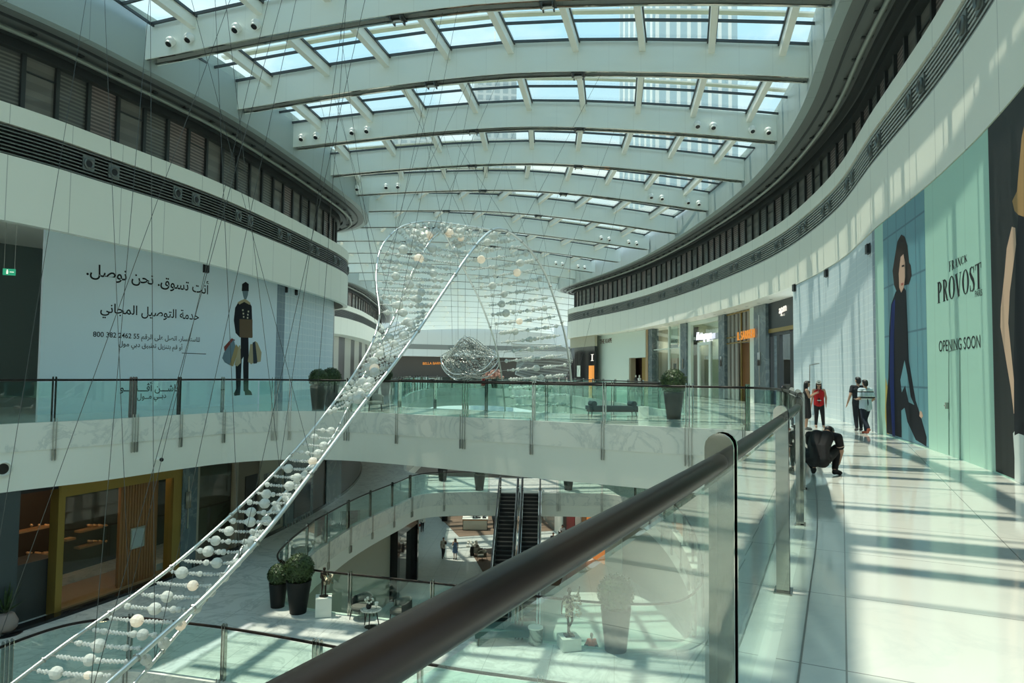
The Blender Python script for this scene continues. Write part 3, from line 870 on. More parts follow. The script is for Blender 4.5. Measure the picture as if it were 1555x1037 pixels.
fig(S([(226,150),(232,185),(240,210),(255,210),(266,180),(270,150)]), K['grey'])
fig(S([(192,232),(205,247),(240,228),(278,250),(285,236),(262,216),(242,207),(215,218)]), K['tan'], 'figure', 0.006)
fig(S([(206,350),(206,482),(298,486),(299,355)]), K['brown'], 'parcel', 0.006)
for bx, by in ((230,287),(270,297),(234,312),(266,320),(236,335),(264,342)):
    fig(S([(bx-5,by-6),(bx+5,by-6),(bx+5,by+6),(bx-5,by+6)]), K['cream'], 'button', 0.006)
fig(S([(150,488),(95,550),(100,585),(175,500)]), K['red'], 'printed_bag', 0.006)
fig(S([(165,495),(95,590),(82,630),(100,660),(135,680),(180,560)]), K['grey'], 'printed_bag', 0.008)
fig(S([(180,530),(135,680),(160,690),(205,560)]), K['gold'], 'printed_bag', 0.010)
fig(S([(203,540),(170,680),(190,690),(215,665),(213,540)]), K['tan'], 'printed_bag', 0.012)
fig(S([(283,530),(266,655),(290,675),(310,660),(300,530)]), K['tan'], 'printed_bag', 0.006)
fig(S([(300,520),(305,670),(330,668),(340,640),(318,510)]), K['navy'], 'printed_bag', 0.008)
fig(S([(318,508),(335,660),(358,655),(364,590),(335,520)]), K['tan'], 'printed_bag', 0.010)
hb = thing('hoarding', 'pale blue hexagon-patterned hoarding with a slate edge strip beside the doorman poster', 'hoarding', HL.pos(uP2, 0, 0))
slab_on(HL, uP2, HL.u(505), -0.16, -0.01, 0, 7.3, M['hex_blue'], 'board', hb)
slab_on(HL, uP1, uP2, -0.15, 0.01, 0, 7.3, M['hex_dark'], 'edge_strip', hb)
struct(wall('wall_left', HL, HL.u(505), HL.len-0.5, -0.4, -0.05, 0, 7.3, principled('dark_shop_end', (0.035, 0.04, 0.045), 0.3)))
struct(wall('wall_left', Curve([(-30, 20), (-21.0, 33), (-19, 40)], 'right', smooth=False), 0, 22, -0.2, 0.0, 0, 7.5, principled('grey_recess', (0.15, 0.19, 0.18), 0.5)))
struct(wall('wall_left', HL, 0, HL.u(60)-4.2, -0.3, 0.0, 0, 7.4, principled('grey_pier', (0.03, 0.04, 0.045), 0.5)))
# soffit behind the fascias
struct(wall('ceiling', L, 0, L.len-1, -14, -0.28, 7.32, 7.38, M['soffit'], ds=0.7))
struct(wall('ceiling', R, 20, R.len-2, -3.6, -0.28, 6.40, 6.46, M['soffit'], ds=0.7))
struct(wall('ceiling', LB, 0, LB.len-1, -5, -0.28, 6.40, 6.46, M['soffit'], ds=2))
struct(wall('wall_left', LB, 0, LB.len-1, -2.2, -2.0, 0, 6.4, panels('pale_shopfronts', (0.42, 0.42, 0.36), 7.5, 3.2, 0.3, 0.05)))
# black square vents at the head of the hoardings
def vent(cv, x, y, w, h, off, label):
    u, z = cv.hit(x, y, off); t = thing('vent', label, 'vent', cv.pos(u, off, z))
    slab_on(cv, u-w/2, u+w/2, off, off+0.10, z-h/2, z+h/2, M['black'], 'vent_box', t); slab_on(cv, u-w/2-0.02, u+w/2+0.02, off, off+0.03, z-h/2-0.02, z+h/2+0.02, M['dark'], 'flange', t)
vent(HL, 312, 408, 0.30, 0.36, 0.0, 'black square box above the end of the top Arabic line')
vent(HL, 434, 440, 0.16, 0.3, 0.01, 'small black box at the left of two on the patterned hoarding')
vent(HL, 449, 444, 0.18, 0.3, 0.01, 'small black box at the right of two on the patterned hoarding')

# ---- right hoardings
M['mint'] = panels('mint_hoarding', (0.40, 0.66, 0.55), 2.2, 0.02, 0.4, 0.8)
M['teal_photo'] = principled('printed_teal_door', (0.10, 0.27, 0.33), 0.4)
b_, p_ = nb_of(M['teal_photo']); uvv = b_.sep(coords(b_, 'UV'))
b_.put(p_.inputs['Base Color'], b_.mix(b_.math('MAXIMUM', b_.line(uvv[0], 0.85, 0.05), b_.line(uvv[1], 1.45, 0.05)), (0.11, 0.29, 0.35), (0.05, 0.15, 0.20)))
ru = {x: R.u(x) for x in (1555, 1507, 1407, 1330, 1204)}
hp = thing('hoarding', 'white and pale blue patterned shop hoarding behind the standing women', 'hoarding', R.pos(ru[1330], 0, 0))
slab_on(R, ru[1330], ru[1204], -0.20, -0.04, 0, 6.38, M['hex_white'], 'board', hp)
slab_on(R, ru[1330], R.u(1326), -0.04, -0.02, 0, 6.38, M['hex_dark'], 'edge_strip', hp)
art(R, [[(1229,554),(1244,551),(1244,552),(1230.2,555),(1230.2,630),(1229,630)]], -0.035, M['steel'], 'door_outline', hp)
hm = thing('hoarding', 'mint green opening-soon hoarding with serif lettering and two tall fashion photographs', 'hoarding', R.pos(ru[1407], 0, 0))
uend = max(8.0, ru[1555]-9.0)
slab_on(R, uend, ru[1330], -0.20, -0.02, 0, 6.38, M['mint'], 'board', hm)
Z = -0.018
def rart(px, m, nm='printed_figure', lift=0.0): return art(R, [px], Z+lift, m, nm, hm)
slab_on(R, R.u(1343), ru[1407], -0.02, -0.016, 0.03, 6.38, M['teal_photo'], 'photograph', hm)
slab_on(R, uend, ru[1507], -0.02, -0.016, 0.03, 6.38, principled('printed_dark_backdrop', (0.018, 0.020, 0.022), 0.5, spec=0.2), 'photograph', hm)
K['hair'] = col('print_hair', (0.035, 0.026, 0.022)); K['jumper'] = col('print_jumper', (0.010, 0.012, 0.018)); K['blue'] = col('print_blue_sheen', (0.015, 0.03, 0.16)); K['yellow'] = col('print_ochre', (0.45, 0.36, 0.10))
K['blond'] = col('print_blond', (0.40, 0.24, 0.10)); K['white'] = col('print_white', (0.65, 0.70, 0.68)); K['lip'] = col('print_lip', (0.35, 0.10, 0.08)); K['skin2'] = col('print_arm', (0.62, 0.42, 0.30))
S2 = lambda pts: [(1310+x*120/283.0, 250+y*440/1037.0) for x, y in pts]
rart(S2([(82,760),(80,900),(86,962),(95,966),(98,900),(90,800)]), K['yellow'], 'printed_cushion', 0.003)
rart(S2([(118,455),(102,500),(95,600),(92,760),(84,860),(86,960),(140,977),(138,880),(150,870),(160,920),(190,985),(228,1008),(229,975),(215,925),(208,900),(190,845),(165,700),(162,600),(155,450),(140,430)]), K['jumper'], 'printed_figure', 0.004)
rart(S2([(104,500),(98,620),(97,780),(106,970),(116,972),(112,780),(112,620),(116,480)]), K['blue'], 'printed_sheen', 0.006)
rart(S2([(150,700),(162,760),(172,830),(185,860),(165,850),(152,790),(140,815),(135,770)]), M['teal_photo'], 'printed_gap', 0.0055)
rart(S2([(138,250),(124,275),(115,330),(107,380),(112,430),(122,455),(135,440),(150,432),(165,428),(175,395),(172,360),(166,350),(160,290),(150,258)]), K['hair'], 'printed_hair', 0.008)
rart(S2([(136,330),(129,390),(131,440),(138,458),(147,440),(152,400),(152,350),(146,320)]), K['skin'], 'printed_face', 0.010)
rart(S2([(140,360),(149,358),(149,364),(140,367)]), K['black'], 'printed_eye', 0.012)
rart(S2([(137,425),(146,422),(146,430),(138,434)]), K['lip'], 'printed_mouth', 0.012)
rart(S2([(205,880),(203,900),(211,908),(216,900),(212,885)]), K['skin'], 'printed_hand', 0.008)
S3 = lambda pts: [(1390+x*165/276.0, 120+y*620/1037.0) for x, y in pts]
rart(S3([(245,375),(232,430),(226,500),(217,580),(216,630),(228,700),(243,790),(250,850),(256,845),(253,790),(244,700),(236,620),(240,540),(256,420),(254,378)]), K['skin2'], 'printed_arm', 0.004)
rart(S3([(248,900),(252,960),(252,1020),(276,1030),(276,880),(258,885)]), K['white'], 'printed_trousers', 0.004)
rart(S3([(251,870),(252,905),(262,900),(276,905),(276,330),(262,340),(256,420),(250,700)]), K['jumper'], 'printed_top', 0.005)
rart(S3([(270,150),(262,240),(258,285),(246,310),(252,335),(262,345),(276,350),(276,120)]), K['blond'], 'printed_hair', 0.008)

# narrow serif capitals drawn stroke by stroke
def serif(word):
    polys = []; x = 0.0
    st, th, sf = 0.17, 0.045, 0.07
    def rec(a, b, c, d): return [(a, b), (c, b), (c, d), (a, d)]
    def stem(xx, y0=0, y1=1, w=st): return [rec(xx, y0, xx+w, y1), rec(xx-sf, y0, xx+w+sf, y0+0.025), rec(xx-sf, y1-0.025, xx+w+sf, y1)]
    def stem_t(xx): return [rec(xx, 0, xx+th, 1), rec(xx-sf, 0, xx+th+sf, 0.025), rec(xx-sf, 0.975, xx+th+sf, 1)]
    def bowl(x0, y0, y1, rx, half=True, wmax=0.16, wmin=0.035):
        o = []; i = []; cy_ = (y0+y1)/2; ry = (y1-y0)/2
        rng = range(-8, 9)
        for k in rng:
            a = PI/2*k/8; o.append((x0+rx*math.cos(a), cy_+ry*math.sin(a)))
            i.append((x0+(rx-wmax)*math.cos(a), cy_+(ry-wmin)*math.sin(a)))
        return o+i[::-1]
    def stroke(pts, ws):
        l = []; r = []
        for i, p in enumerate(pts):
            a = pts[max(i-1, 0)]; c = pts[min(i+1, len(pts)-1)]
            d = Vector((c[0]-a[0], c[1]-a[1])).normalized(); n = Vector((-d.y, d.x))*ws[i]/2
            l.append((p[0]+n.x, p[1]+n.y)); r.append((p[0]-n.x, p[1]-n.y))
        return l+r[::-1]
    for ch in word:
        P = []; w = 0.5
        if ch == 'P': P = stem(0.07)+[bowl(0.2, 0.46, 1.0, 0.30), rec(0.2, 0.965, 0.24, 1.0)]; w = 0.55
        elif ch == 'R': P = stem(0.07)+[bowl(0.2, 0.5, 1.0, 0.30), stroke([(0.30, 0.52), (0.42, 0.2), (0.50, 0.02), (0.60, 0.01)], [0.12, 0.15, 0.12, 0.03])]; w = 0.62
        elif ch == 'F': P = stem(0.07)+[rec(0.2, 0.96, 0.5, 1.0), rec(0.46, 0.82, 0.5, 1.0), rec(0.2, 0.5, 0.42, 0.535), rec(0.385, 0.42, 0.42, 0.62)]; w = 0.56
        elif ch == 'O' or ch == 'C':
            o = []; i = []
            a0, a1 = (0, 2*PI) if ch == 'O' else (PI*0.26, PI*1.74)
            for k in range(33):
                a = a0+(a1-a0)*k/32; o.append((0.33+0.33*math.cos(a), 0.5+0.515*math.sin(a))); i.append((0.33+(0.33-0.165)*math.cos(a), 0.5+0.475*math.sin(a)))
            for k in range(32): P.append([o[k], o[k+1], i[k+1], i[k]])
            if ch == 'C': P += [rec(0.53, 0.70, 0.57, 0.98)]
            w = 0.66 if ch == 'O' else 0.60
        elif ch == 'V': P = [stroke([(0.1, 1), (0.34, 0)], [0.17, 0.17]), stroke([(0.56, 1), (0.345, 0)], [0.045, 0.045]), rec(0, 0.975, 0.27, 1), rec(0.45, 0.975, 0.67, 1)]; w = 0.66
        elif ch == 'A': P = [stroke([(0.5, 0), (0.30, 1)], [0.17, 0.15]), stroke([(0.1, 0), (0.30, 1)], [0.045, 0.045]), rec(0, 0, 0.2, 0.025), rec(0.37, 0, 0.63, 0.025), rec(0.16, 0.3, 0.44, 0.335)]; w = 0.63
        elif ch == 'N': P = stem_t(0.07)+stem_t(0.50)+[stroke([(0.07, 1), (0.53, 0)], [0.16, 0.16])]; w = 0.62
        elif ch == 'K': P = stem(0.07)+[stroke([(0.22, 0.42), (0.52, 0.98)], [0.045, 0.045]), stroke([(0.32, 0.55), (0.52, 0.02)], [0.14, 0.15]), rec(0.42, 0.975, 0.62, 1), rec(0.40, 0, 0.66, 0.025)]; w = 0.66
        elif ch == 'T': P = stem(0.22)+[rec(0.02, 0.96, 0.59, 1.0), rec(0.02, 0.78, 0.06, 1.0), rec(0.55, 0.78, 0.59, 1.0)]; w = 0.61
        elif ch == 'S':
            c = [(0.43, 0.80), (0.37, 0.95), (0.24, 0.985), (0.11, 0.92), (0.09, 0.76), (0.20, 0.60), (0.36, 0.43), (0.43, 0.27), (0.40, 0.09), (0.26, 0.015), (0.12, 0.05), (0.06, 0.22)]
            P = [stroke(c, [0.03, 0.04, 0.05, 0.12, 0.16, 0.18, 0.18, 0.16, 0.12, 0.05, 0.04, 0.03]), rec(0.41, 0.72, 0.45, 0.99), rec(0.04, 0.01, 0.08, 0.28)]; w = 0.50
        for q in P: polys.append([(x+a, b) for a, b in q])
        x += w+0.05
    return polys, x-0.05
def serif_on(cv, word, p00, p10, h_px0, h_px1, off, m, parent):
    """p00, p10: baseline ends; h_px0, h_px1: photo y of the cap line at both ends"""
    a = cv.hit(p00[0], p00[1], off); c = cv.hit(p10[0], p10[1], off); ta = cv.hit(p00[0], h_px0, off)[1]; tc = cv.hit(p10[0], h_px1, off)[1]
    polys, w = serif(word)
    q = []
    for po in polys:
        q.append([(a[0]+(c[0]-a[0])*x/w, (a[1]+(c[1]-a[1])*x/w)+y*((ta-a[1])*(1-x/w)+(tc-c[1])*x/w)) for x, y in po])
    return art(cv, q, off, m, 'lettering', parent, uz=True)
serif_on(R, 'FRANCK', (1441, 413), (1469, 396.5), 397, 386, Z+0.003, INK, hm)
serif_on(R, 'PROVOST', (1423.5, 461), (1491, 437), 429, 397, Z+0.003, INK, hm)
attach(text_on(R, 'PARIS', (1481, 451), (1492, 448.5), Z, None, INK), hm)
attach(text_on(R, 'OPENING SOON', (1426, 534), (1489, 527.5), Z, 0.36, INK), hm)
M['joint_dark'] = principled('door_joint', (0.12, 0.22, 0.18), 0.5)
art(R, [[(1440.2,533),(1456,529),(1456,530),(1441,534),(1441.5,691),(1440.2,690)]], Z+0.003, M['joint_dark'], 'door_outline', hm)
art(R, [[(1457,530),(1457.8,530),(1458.3,697),(1457.3,697)]], Z+0.003, M['joint_dark'], 'door_outline', hm)
u_, z_ = R.hit(1440, 616, Z)
mbh = MB().bar(R.pos(u_-0.10, 0.04, z_), R.pos(u_+0.05, 0.04, z_), 0.03, 0.03); mbh.box(R.pos(u_, 0.01, z_), (0.06, 0.06, 0.14), R.ang(u_)); attach(mbh.build('door_handle', M['chrome']), hm)
vent(R, 1320, 378, 0.30, 0.30, -0.02, 'black box at the head of the hoarding seam by the mint panel')
vent(R, 1256, 415, 0.30, 0.30, -0.02, 'black box above the middle of the patterned hoarding')
vent(R, 1207, 437, 0.30, 0.34, -0.02, 'black box at the shop end of the patterned hoarding')
# ------------------------------------------------------------------ shops on the right gallery
M['stone'] = marble('blue_grey_stone', (0.10, 0.14, 0.155), (0.22, 0.27, 0.28), None, 0, 0.25, amount=0.9)
M['kape'] = principled('pale_shop_panel', (0.66, 0.76, 0.69), 0.35)
M['gold'] = principled('gold_metal', (0.33, 0.22, 0.055), 0.32, 0.55)
M['warmwood'] = principled('ribbed_wood', (0.22, 0.10, 0.032), 0.5)
M['tanwall'] = principled('tan_shop_back', (0.26, 0.22, 0.15), 0.6)
M['greenish'] = principled('green_shop_back', (0.36, 0.44, 0.30), 0.5)
M['slatgrey'] = principled('grey_slats', (0.28, 0.28, 0.25), 0.5)
M['darkshop'] = principled('dark_shop', (0.010, 0.010, 0.012), 0.45)
M['apm'] = principled('slate_sign_board', (0.02, 0.026, 0.03), 0.35)
M['neon'] = principled('white_lit_letters', (0.9, 0.9, 0.95), 0.4, emit=(0.85, 0.85, 1.0), es=1.4)
M['orange'] = principled('orange_letters', (0.62, 0.24, 0.04), 0.4, emit=(0.8, 0.28, 0.04), es=0.45)
M['warmlit'] = principled('warm_lamp', (1, 0.6, 0.3), 0.4, emit=(1.0, 0.55, 0.22), es=3.0)
M['cream_lit'] = principled('cream_letters', (0.75, 0.72, 0.65), 0.4, emit=(1, 0.92, 0.8), es=0.7)
F5 = -1.6
def shop(label, x, off=F5, cv=None, name='shopfront'): return thing(name, label, 'shopfront', (cv or R).pos((cv or R).hit(x, 560, off)[0], off, 0))
def rs(x0, x1, y0, y1, m, name, par, o0=F5-0.15, o1=F5): return pxslab(R, x0, x1, y0, y1, o0, o1, m, name, par)
FL, CE = (0.0,), (6.385,)
struct(wall('wall_right', R, R.u(1203, -3.5)-2, R.len-2, -3.8, -3.6, 0, 6.4, M['tanwall']))
t = shop('black shopfront with white script-style letters beside the patterned hoarding', 1180)
rs(1163, 1206, CE, 497, M['apm'], 'sign_board', t, F5-0.2, F5+0.05)
rs(1163, 1206, 497, 503, M['gold'], 'lamp_strip', t, F5-0.2, F5+0.08)
for a, c in ((1163, 1170), (1180, 1184), (1200, 1206)): rs(a, c, 503, FL, M['apm'], 'door_frame', t, F5-0.25, F5)
rs(1170, 1200, 503, 508, M['apm'], 'door_head', t, F5-0.25, F5)
rs(1170, 1200, 508, FL, M['shop_glass'], 'glass', t, F5-0.12, F5-0.10)
rs(1163, 1206, 503, FL, M['darkshop'], 'interior', t, F5-1.4, F5-1.3)
attach(text_on(R, 'apm', (1183.5, 476.5), (1194.5, 471.5), F5+0.06, None, M['cream_lit'], extrude=0.03), t)
attach(text_on(R, 'MONACO', (1185, 480.5), (1192, 478.8), F5+0.06, None, M['cream_lit']), t)
t = shop('blue-grey stone pier between the black shop and the gold slatted shop', 1154, name='stone_pier'); t['category'] = 'pier'
rs(1145, 1163, CE, FL, M['stone'], 'pier_face', t, F5-0.5, F5+0.25); rs(1139, 1146, CE, FL, M['kape'], 'jamb', t, F5-0.5, F5+0.12)
rs(1152, 1153.5, 478, 585, M['steel'], 'metal_inlay', t, F5+0.2, F5+0.27); rs(1150, 1154, 535, 555, M['chrome'], 'pull_handle', t, F5+0.25, F5+0.32)
t = shop('gold framed shopfront of grey vertical slats with orange lettering', 1120)
for k in range(6):
    x = 1105+k*6.0
    rs(x, x+3.2, CE, FL if k < 3 else 520, M['slatgrey'], 'slat', t, F5-0.15, F5-0.02)
for y in (474, 510, 519): rs(1100, 1140, y, y+2, M['gold'], 'gold_rail', t, F5-0.05, F5+0.03)
for x in (1100, 1124.5, 1138): rs(x, x+1.2, CE, FL, M['gold'], 'gold_post', t, F5-0.05, F5+0.03)
rs(1125.5, 1138, 521, FL, M['warmwood'], 'door', t, F5-0.5, F5-0.4); rs(1100, 1140, CE, FL, M['darkshop'], 'interior', t, F5-0.95, F5-0.9)
attach(text_on(R, 'IL SARRIERI', (1120.5, 517), (1146.5, 512), F5+0.30, 0.85, M['orange'], extrude=0.05), t)
t = shop('narrow blue-grey stone pier left of the gold slatted shop', 1096, name='stone_pier'); t['category'] = 'pier'
rs(1091, 1100, CE, FL, M['stone'], 'pier_face', t, F5-0.5, F5+0.2); rs(1093.5, 1095.5, 541, 556, M['chrome'], 'pull_handle', t, F5+0.2, F5+0.27)
t = shop('pale framed glass shopfront with a lit white script sign', 1066)
rs(1042, 1049, CE, FL, M['kape'], 'frame_post', t, F5-0.2, F5+0.05); rs(1042, 1091, CE, 491, M['kape'], 'frame_head', t, F5-0.2, F5+0.05)
rs(1049, 1091, 491, FL, M['shop_glass'], 'glass', t, F5-0.08, F5-0.06)
rs(1049, 1060, 497, FL, M['tanwall'], 'window_display', t, F5-0.6, F5-0.5); rs(1049, 1091, 491, FL, M['greenish'], 'back_wall', t, F5-1.6, F5-1.5)
rs(1059, 1062, 521, FL, M['kape'], 'door_post', t, F5-0.12, F5+0.02); rs(1076, 1079, 521, FL, M['kape'], 'door_post', t, F5-0.12, F5+0.02); rs(1059, 1079, 519, 524, M['kape'], 'door_head', t, F5-0.12, F5+0.02)
rs(1049, 1091, 508, 517, principled('sign_beam', (0.05, 0.055, 0.045), 0.4), 'sign_beam', t, F5-0.3, F5-0.2)
attach(text_on(R, 'Montegrappa', (1058, 516.5), (1081, 513.5), F5+0.05, 0.95, M['neon'], shear=0.35, extrude=0.05), t)
t = shop('blue-grey stone pier left of the lit script sign', 1037, name='stone_pier'); t['category'] = 'pier'
rs(1033, 1042, CE, FL, M['stone'], 'pier_face', t, F5-0.5, F5+0.2); rs(1035.5, 1037, 545, 560, M['chrome'], 'pull_handle', t, F5+0.2, F5+0.27)
t = shop('tall glass shopfront with a portrait poster behind the potted ball bush', 1010)
rs(990, 1033, CE, FL, M['shop_glass'], 'glass', t, F5-0.08, F5-0.06)
rs(990, 1033, CE, FL, principled('olive_shop_back', (0.42, 0.45, 0.36), 0.5), 'back_wall', t, F5-1.7, F5-1.6)
for x in (990, 1014.5, 1031.5): rs(x, x+1.6, CE, FL, M['kape'], 'mullion', t, F5-0.12, F5+0.02)
rs(990, 1033, 529, 530.5, M['kape'], 'transom', t, F5-0.12, F5+0.02)
rs(1018, 1029, 496, 522, M['kape'], 'sign_panel', t, F5-0.3, F5-0.2); rs(1018, 1029, 523, 528, M['stone'], 'sign_foot', t, F5-0.3, F5-0.2)
attach(text_on(R, 'IVAN KO', (1018.5, 521), (1028.5, 519.5), F5-0.19, None, INK), t)
rs(1018, 1029, 544, 566, principled('peach_poster', (0.55, 0.40, 0.31), 0.5), 'poster', t, F5-0.3, F5-0.2)
rs(1022.5, 1027, 552, 566, INK, 'poster_figure', t, F5-0.2, F5-0.185); rs(1023.5, 1025.3, 547.5, 552, K['skin'], 'poster_face', t, F5-0.2, F5-0.185)
t = shop('blue-grey stone pier with a tan edge beside the pale lettered panel', 986, name='stone_pier'); t['category'] = 'pier'
rs(983.5, 990, CE, FL, M['stone'], 'pier_face', t, F5-0.5, F5+0.2); rs(980, 983.5, CE, FL, principled('tan_edge', (0.40, 0.27, 0.14), 0.4), 'edge', t, F5-0.5, F5+0.25)
t = shop('pale green panel shopfront lettered in thin capitals with a dark doorway', 940)
rs(902, 955, CE, FL, M['kape'], 'panel', t, F5-0.3, F5+0.3); rs(955, 980, CE, 543, M['kape'], 'panel', t, F5-0.3, F5+0.3)
rs(975, 980, 543, FL, M['gold'], 'door_jamb', t, F5-0.3, F5+0.25); rs(955, 958, 543, FL, M['tanwall'], 'door_jamb', t, F5-0.3, F5+0.25)
rs(955, 978, 543, FL, principled('brown_doorway', (0.045, 0.022, 0.015), 0.5), 'doorway', t, F5-1.0, F5-0.9)
attach(text_on(R, 'THE KAPE', (911, 522.3), (929, 520), F5+0.31, 0.75, principled('brown_letters', (0.12, 0.05, 0.035), 0.5), extrude=0.02), t)
for q, cc in ((965.5, (0.05, 0.05, 0.05)), (971, (0.75, 0.76, 0.72))):
    u, z = R.hit(q, 575, F5-0.2); mn = thing('mannequin', 'small %s-clothed shop mannequin in the dark doorway of the pale panel shop' % ('dark' if cc[0] < .3 else 'white'), 'mannequin', R.pos(u, F5-0.2, 0))
    mb = MB(); mb.lathe([(0.10, 0.75), (0.17, 0.95), (0.13, 1.15), (0.21, 1.42), (0.06, 1.5), (0.05, 1.55)], n=12, sy=0.65); mb.build('torso', principled('mannequin_cloth', cc, 0.6), mn, smooth=True)
    MB().ball((0, 0, 1.66), (0.08, 0.09, 0.12)).build('head', M['white'], mn, smooth=True)
    mb = MB(); mb.tube([(-0.08, 0, 0.8), (-0.09, 0, 0.02)], [0.08, 0.05]); mb.build('leg', M['black'], mn); mb = MB(); mb.tube([(0.08, 0, 0.8), (0.09, 0, 0.02)], [0.08, 0.05]); mb.build('leg', M['black'], mn)
t = shop('black shopfront with one big white serif letter behind the pale panel', 885, -0.35)
F6 = -0.35
ub_ = R.u(903, F6); zb_ = R.hit(895, 526, F6)[1]
slab_on(R, ub_, R.len-3, F6-0.3, F6, 0, zb_, M['gloss_black'], 'front', t); slab_on(R, ub_, R.len-3, F6-0.3, F6, zb_, 6.38, principled('beige_bulkhead', (0.42, 0.40, 0.30), 0.5), 'bulkhead', t)
rs(876, 881, 555, 572, M['kape'], 'poster', t, F6, F6+0.03); rs(894, 902, 555, FL, M['orange'], 'lit_door', t, F6, F6+0.03)
a_ = R.hit(897, 548, F6+0.03); c_ = R.hit(902, 548, F6+0.03); tp = R.hit(897, 538, F6+0.03)[1]
w_ = c_[0]-a_[0]
art(R, [[(a_[0]+w_*p[0], a_[1]+(tp-a_[1])*p[1]) for p in q] for q in ([(0,0),(.9,0),(.9,.06),(0,.06)], [(0,.94),(.9,.94),(.9,1),(0,1)], [(.3,0),(.6,0),(.6,1),(.3,1)])], F6+0.03, M['cream_lit'], 'lettering', t, uz=True)
for x in (1056, 1082, 1000, 1024, 1120):  # unseen fill lights, added to brighten these shop interiors
    l = bpy.data.lights.new('shop_lamp', 'POINT'); l.energy = 30; l.color = (1, 0.90, 0.74); l.shadow_soft_size = 0.2
    lo = bpy.data.objects.new('shop_lamp', l); C.objects.link(lo); lo.location = R.pos(R.u(x, F5-0.9), F5-0.75, 4.8)
# downlights in the soffit
dl = None
for k in range(16):
    u = R.u(1150)+k*2.1; p = R.pos(u, -0.85, 6.395)
    if dl is None:
        dl = thing('downlight', 'small round downlight in the soffit above the shopfronts', 'downlight', p, 0, 'downlights over the shopfronts')
        MB().lathe([(0.10, -0.012), (0.10, 0.0), (0.07, 0.0)], n=14).build('rim', M['steel'], dl); MB().lathe([(0.068, -0.008), (0.06, -0.006)], n=14).build('lamp', M['cream_lit'], dl)
    else: dup(dl, p)

# ------------------------------------------------------------------ lower storey shops under the left gallery
W1 = Curve([(-27,2),(-21.5,11),(-17.2,18.3),(-15.2,22.4),(-13.0,29.2),(-12.1,33.2),(-11.5,38.2),(-11.2,44),(-11.4,50),(-12.6,58),(-16,70)], 'right')
C1 = (-SLAB-0.02,); F1 = (L1Z,)
def ls(x0, x1, y0, y1, m, name, par, o0=-0.2, o1=0.0): return pxslab(W1, x0, x1, y0, y1, o0, o1, m, name, par)
struct(wall('wall_left', W1, 0, W1.len, -4.2, -4.0, L1Z, -SLAB, principled('dark_interior', (0.03, 0.025, 0.02), 0.6)))
for uu in (W1.u(0)-6, ):
    struct(wall('wall_left', W1, 0, uu+4.5, -0.4, -0.05, L1Z, -SLAB, principled('slate_pillar', (0.05, 0.065, 0.07), 0.4)))
t = shop('gold framed boutique with ribbed wood wall and warm lit shelves below the left gallery', 180, 0, W1)
t.location.z = L1Z
ls(2, 40, C1, F1, principled('slate_pillar2', (0.05, 0.065, 0.07), 0.4), 'slate_pier', t, -0.3, 0.1)
ls(98, 108, C1, F1, M['gold'], 'gold_jamb', t, -0.35, 0.05); ls(270, 284, C1, F1, M['gold'], 'gold_jamb', t, -0.35, 0.05)
ls(40, 98, C1, 745, M['darkshop'], 'dark_head', t, -0.3, 0.0)
ls(100, 284, C1, (-2.55,), M['gold'], 'gold_head', t, -0.35, 0.06)
ls(108, 194, (-2.55,), F1, M['shop_glass'], 'glass', t, -0.16, -0.14); ls(247, 270, (-2.55,), F1, M['shop_glass'], 'glass', t, -0.16, -0.14)
ls(194, 247, (-2.55,), F1, M['warmwood'], 'ribbed_panel', t, -0.4, -0.18)
mb = MB()
ua, uc = W1.u(194), W1.u(247)
for k in range(13):
    u = ua+(uc-ua)*(k+0.5)/13; mb.box(W1.pos(u, -0.15, (L1Z-2.55)/2), (0.10, 0.09, -2.55-L1Z), W1.ang(u))
attach(mb.build('wood_ribs', M['warmwood']), t)
ls(208, 229, 798, 829, M['steel'], 'picture_frame', t, -0.12, -0.06); ls(210, 227, 800.5, 827, principled('picture_grey', (0.30, 0.36, 0.35), 0.4), 'picture', t, -0.06, -0.05)
ls(104, 280, (L1Z+0.16,), F1, principled('ochre_step', (0.28, 0.17, 0.08), 0.4), 'step', t, -2.2, 0.02)
ls(20, 290, (L1Z+0.10,), F1, M['gloss_black'], 'plinth', t, 0.02, 0.45)
ls(30, 96, 850, F1, principled('slate_counter', (0.045, 0.05, 0.05), 0.4), 'counter', t, -1.4, -0.4)
def glow(x0, x1, y, off, t):
    ls(x0, x1, y, y+3, principled('shelf', (0.25, 0.15, 0.07), 0.4), 'shelf', t, off-0.3, off)
for x0, x1, y in ((132, 166, 800), (132, 166, 824), (40, 92, 800), (36, 92, 842), (112, 126, 815)): glow(x0, x1, y, -1.9, t)
ls(248, 268, 850, F1, principled('white_pedestal', (0.5, 0.56, 0.52), 0.4), 'pedestal', t, -1.0, -0.5)
attach(text_on(W1, 'MORTON TANNER', (136, 730), (256, 710), 0.07, 0.40, M['cream_lit'], extrude=0.03), t)
rnd = random.Random(4); sh = None
for x0, x1, y in ((133, 165, 800), (133, 165, 824), (42, 90, 800), (38, 90, 842)):
    for k in range(4):
        u, z = W1.hit(x0+(x1-x0)*(k+0.5)/4, y, -2.0)
        if sh is None:
            sh = thing('shoe', 'small tan shoe displayed on a lit boutique shelf', 'shoe', W1.pos(u, -2.0, z), W1.ang(u), 'shoes on the boutique shelves')
            mb = MB(); mb.tube([(-0.12, 0, 0.10), (-0.06, 0, 0.07), (0.04, 0, 0.045), (0.12, 0, 0.03)], [0.035, 0.045, 0.04, 0.022], 8); mb.build('upper', principled('shoe_tan', (0.5, 0.3, 0.15), 0.4), sh, smooth=True)
            MB().tube([(-0.11, 0, 0.08), (-0.11, 0, 0.0)], [0.012, 0.008], 6).build('heel', M['gold'], sh)
        else: dup(sh, W1.pos(u, -2.0, z), W1.ang(u)+rnd.random())
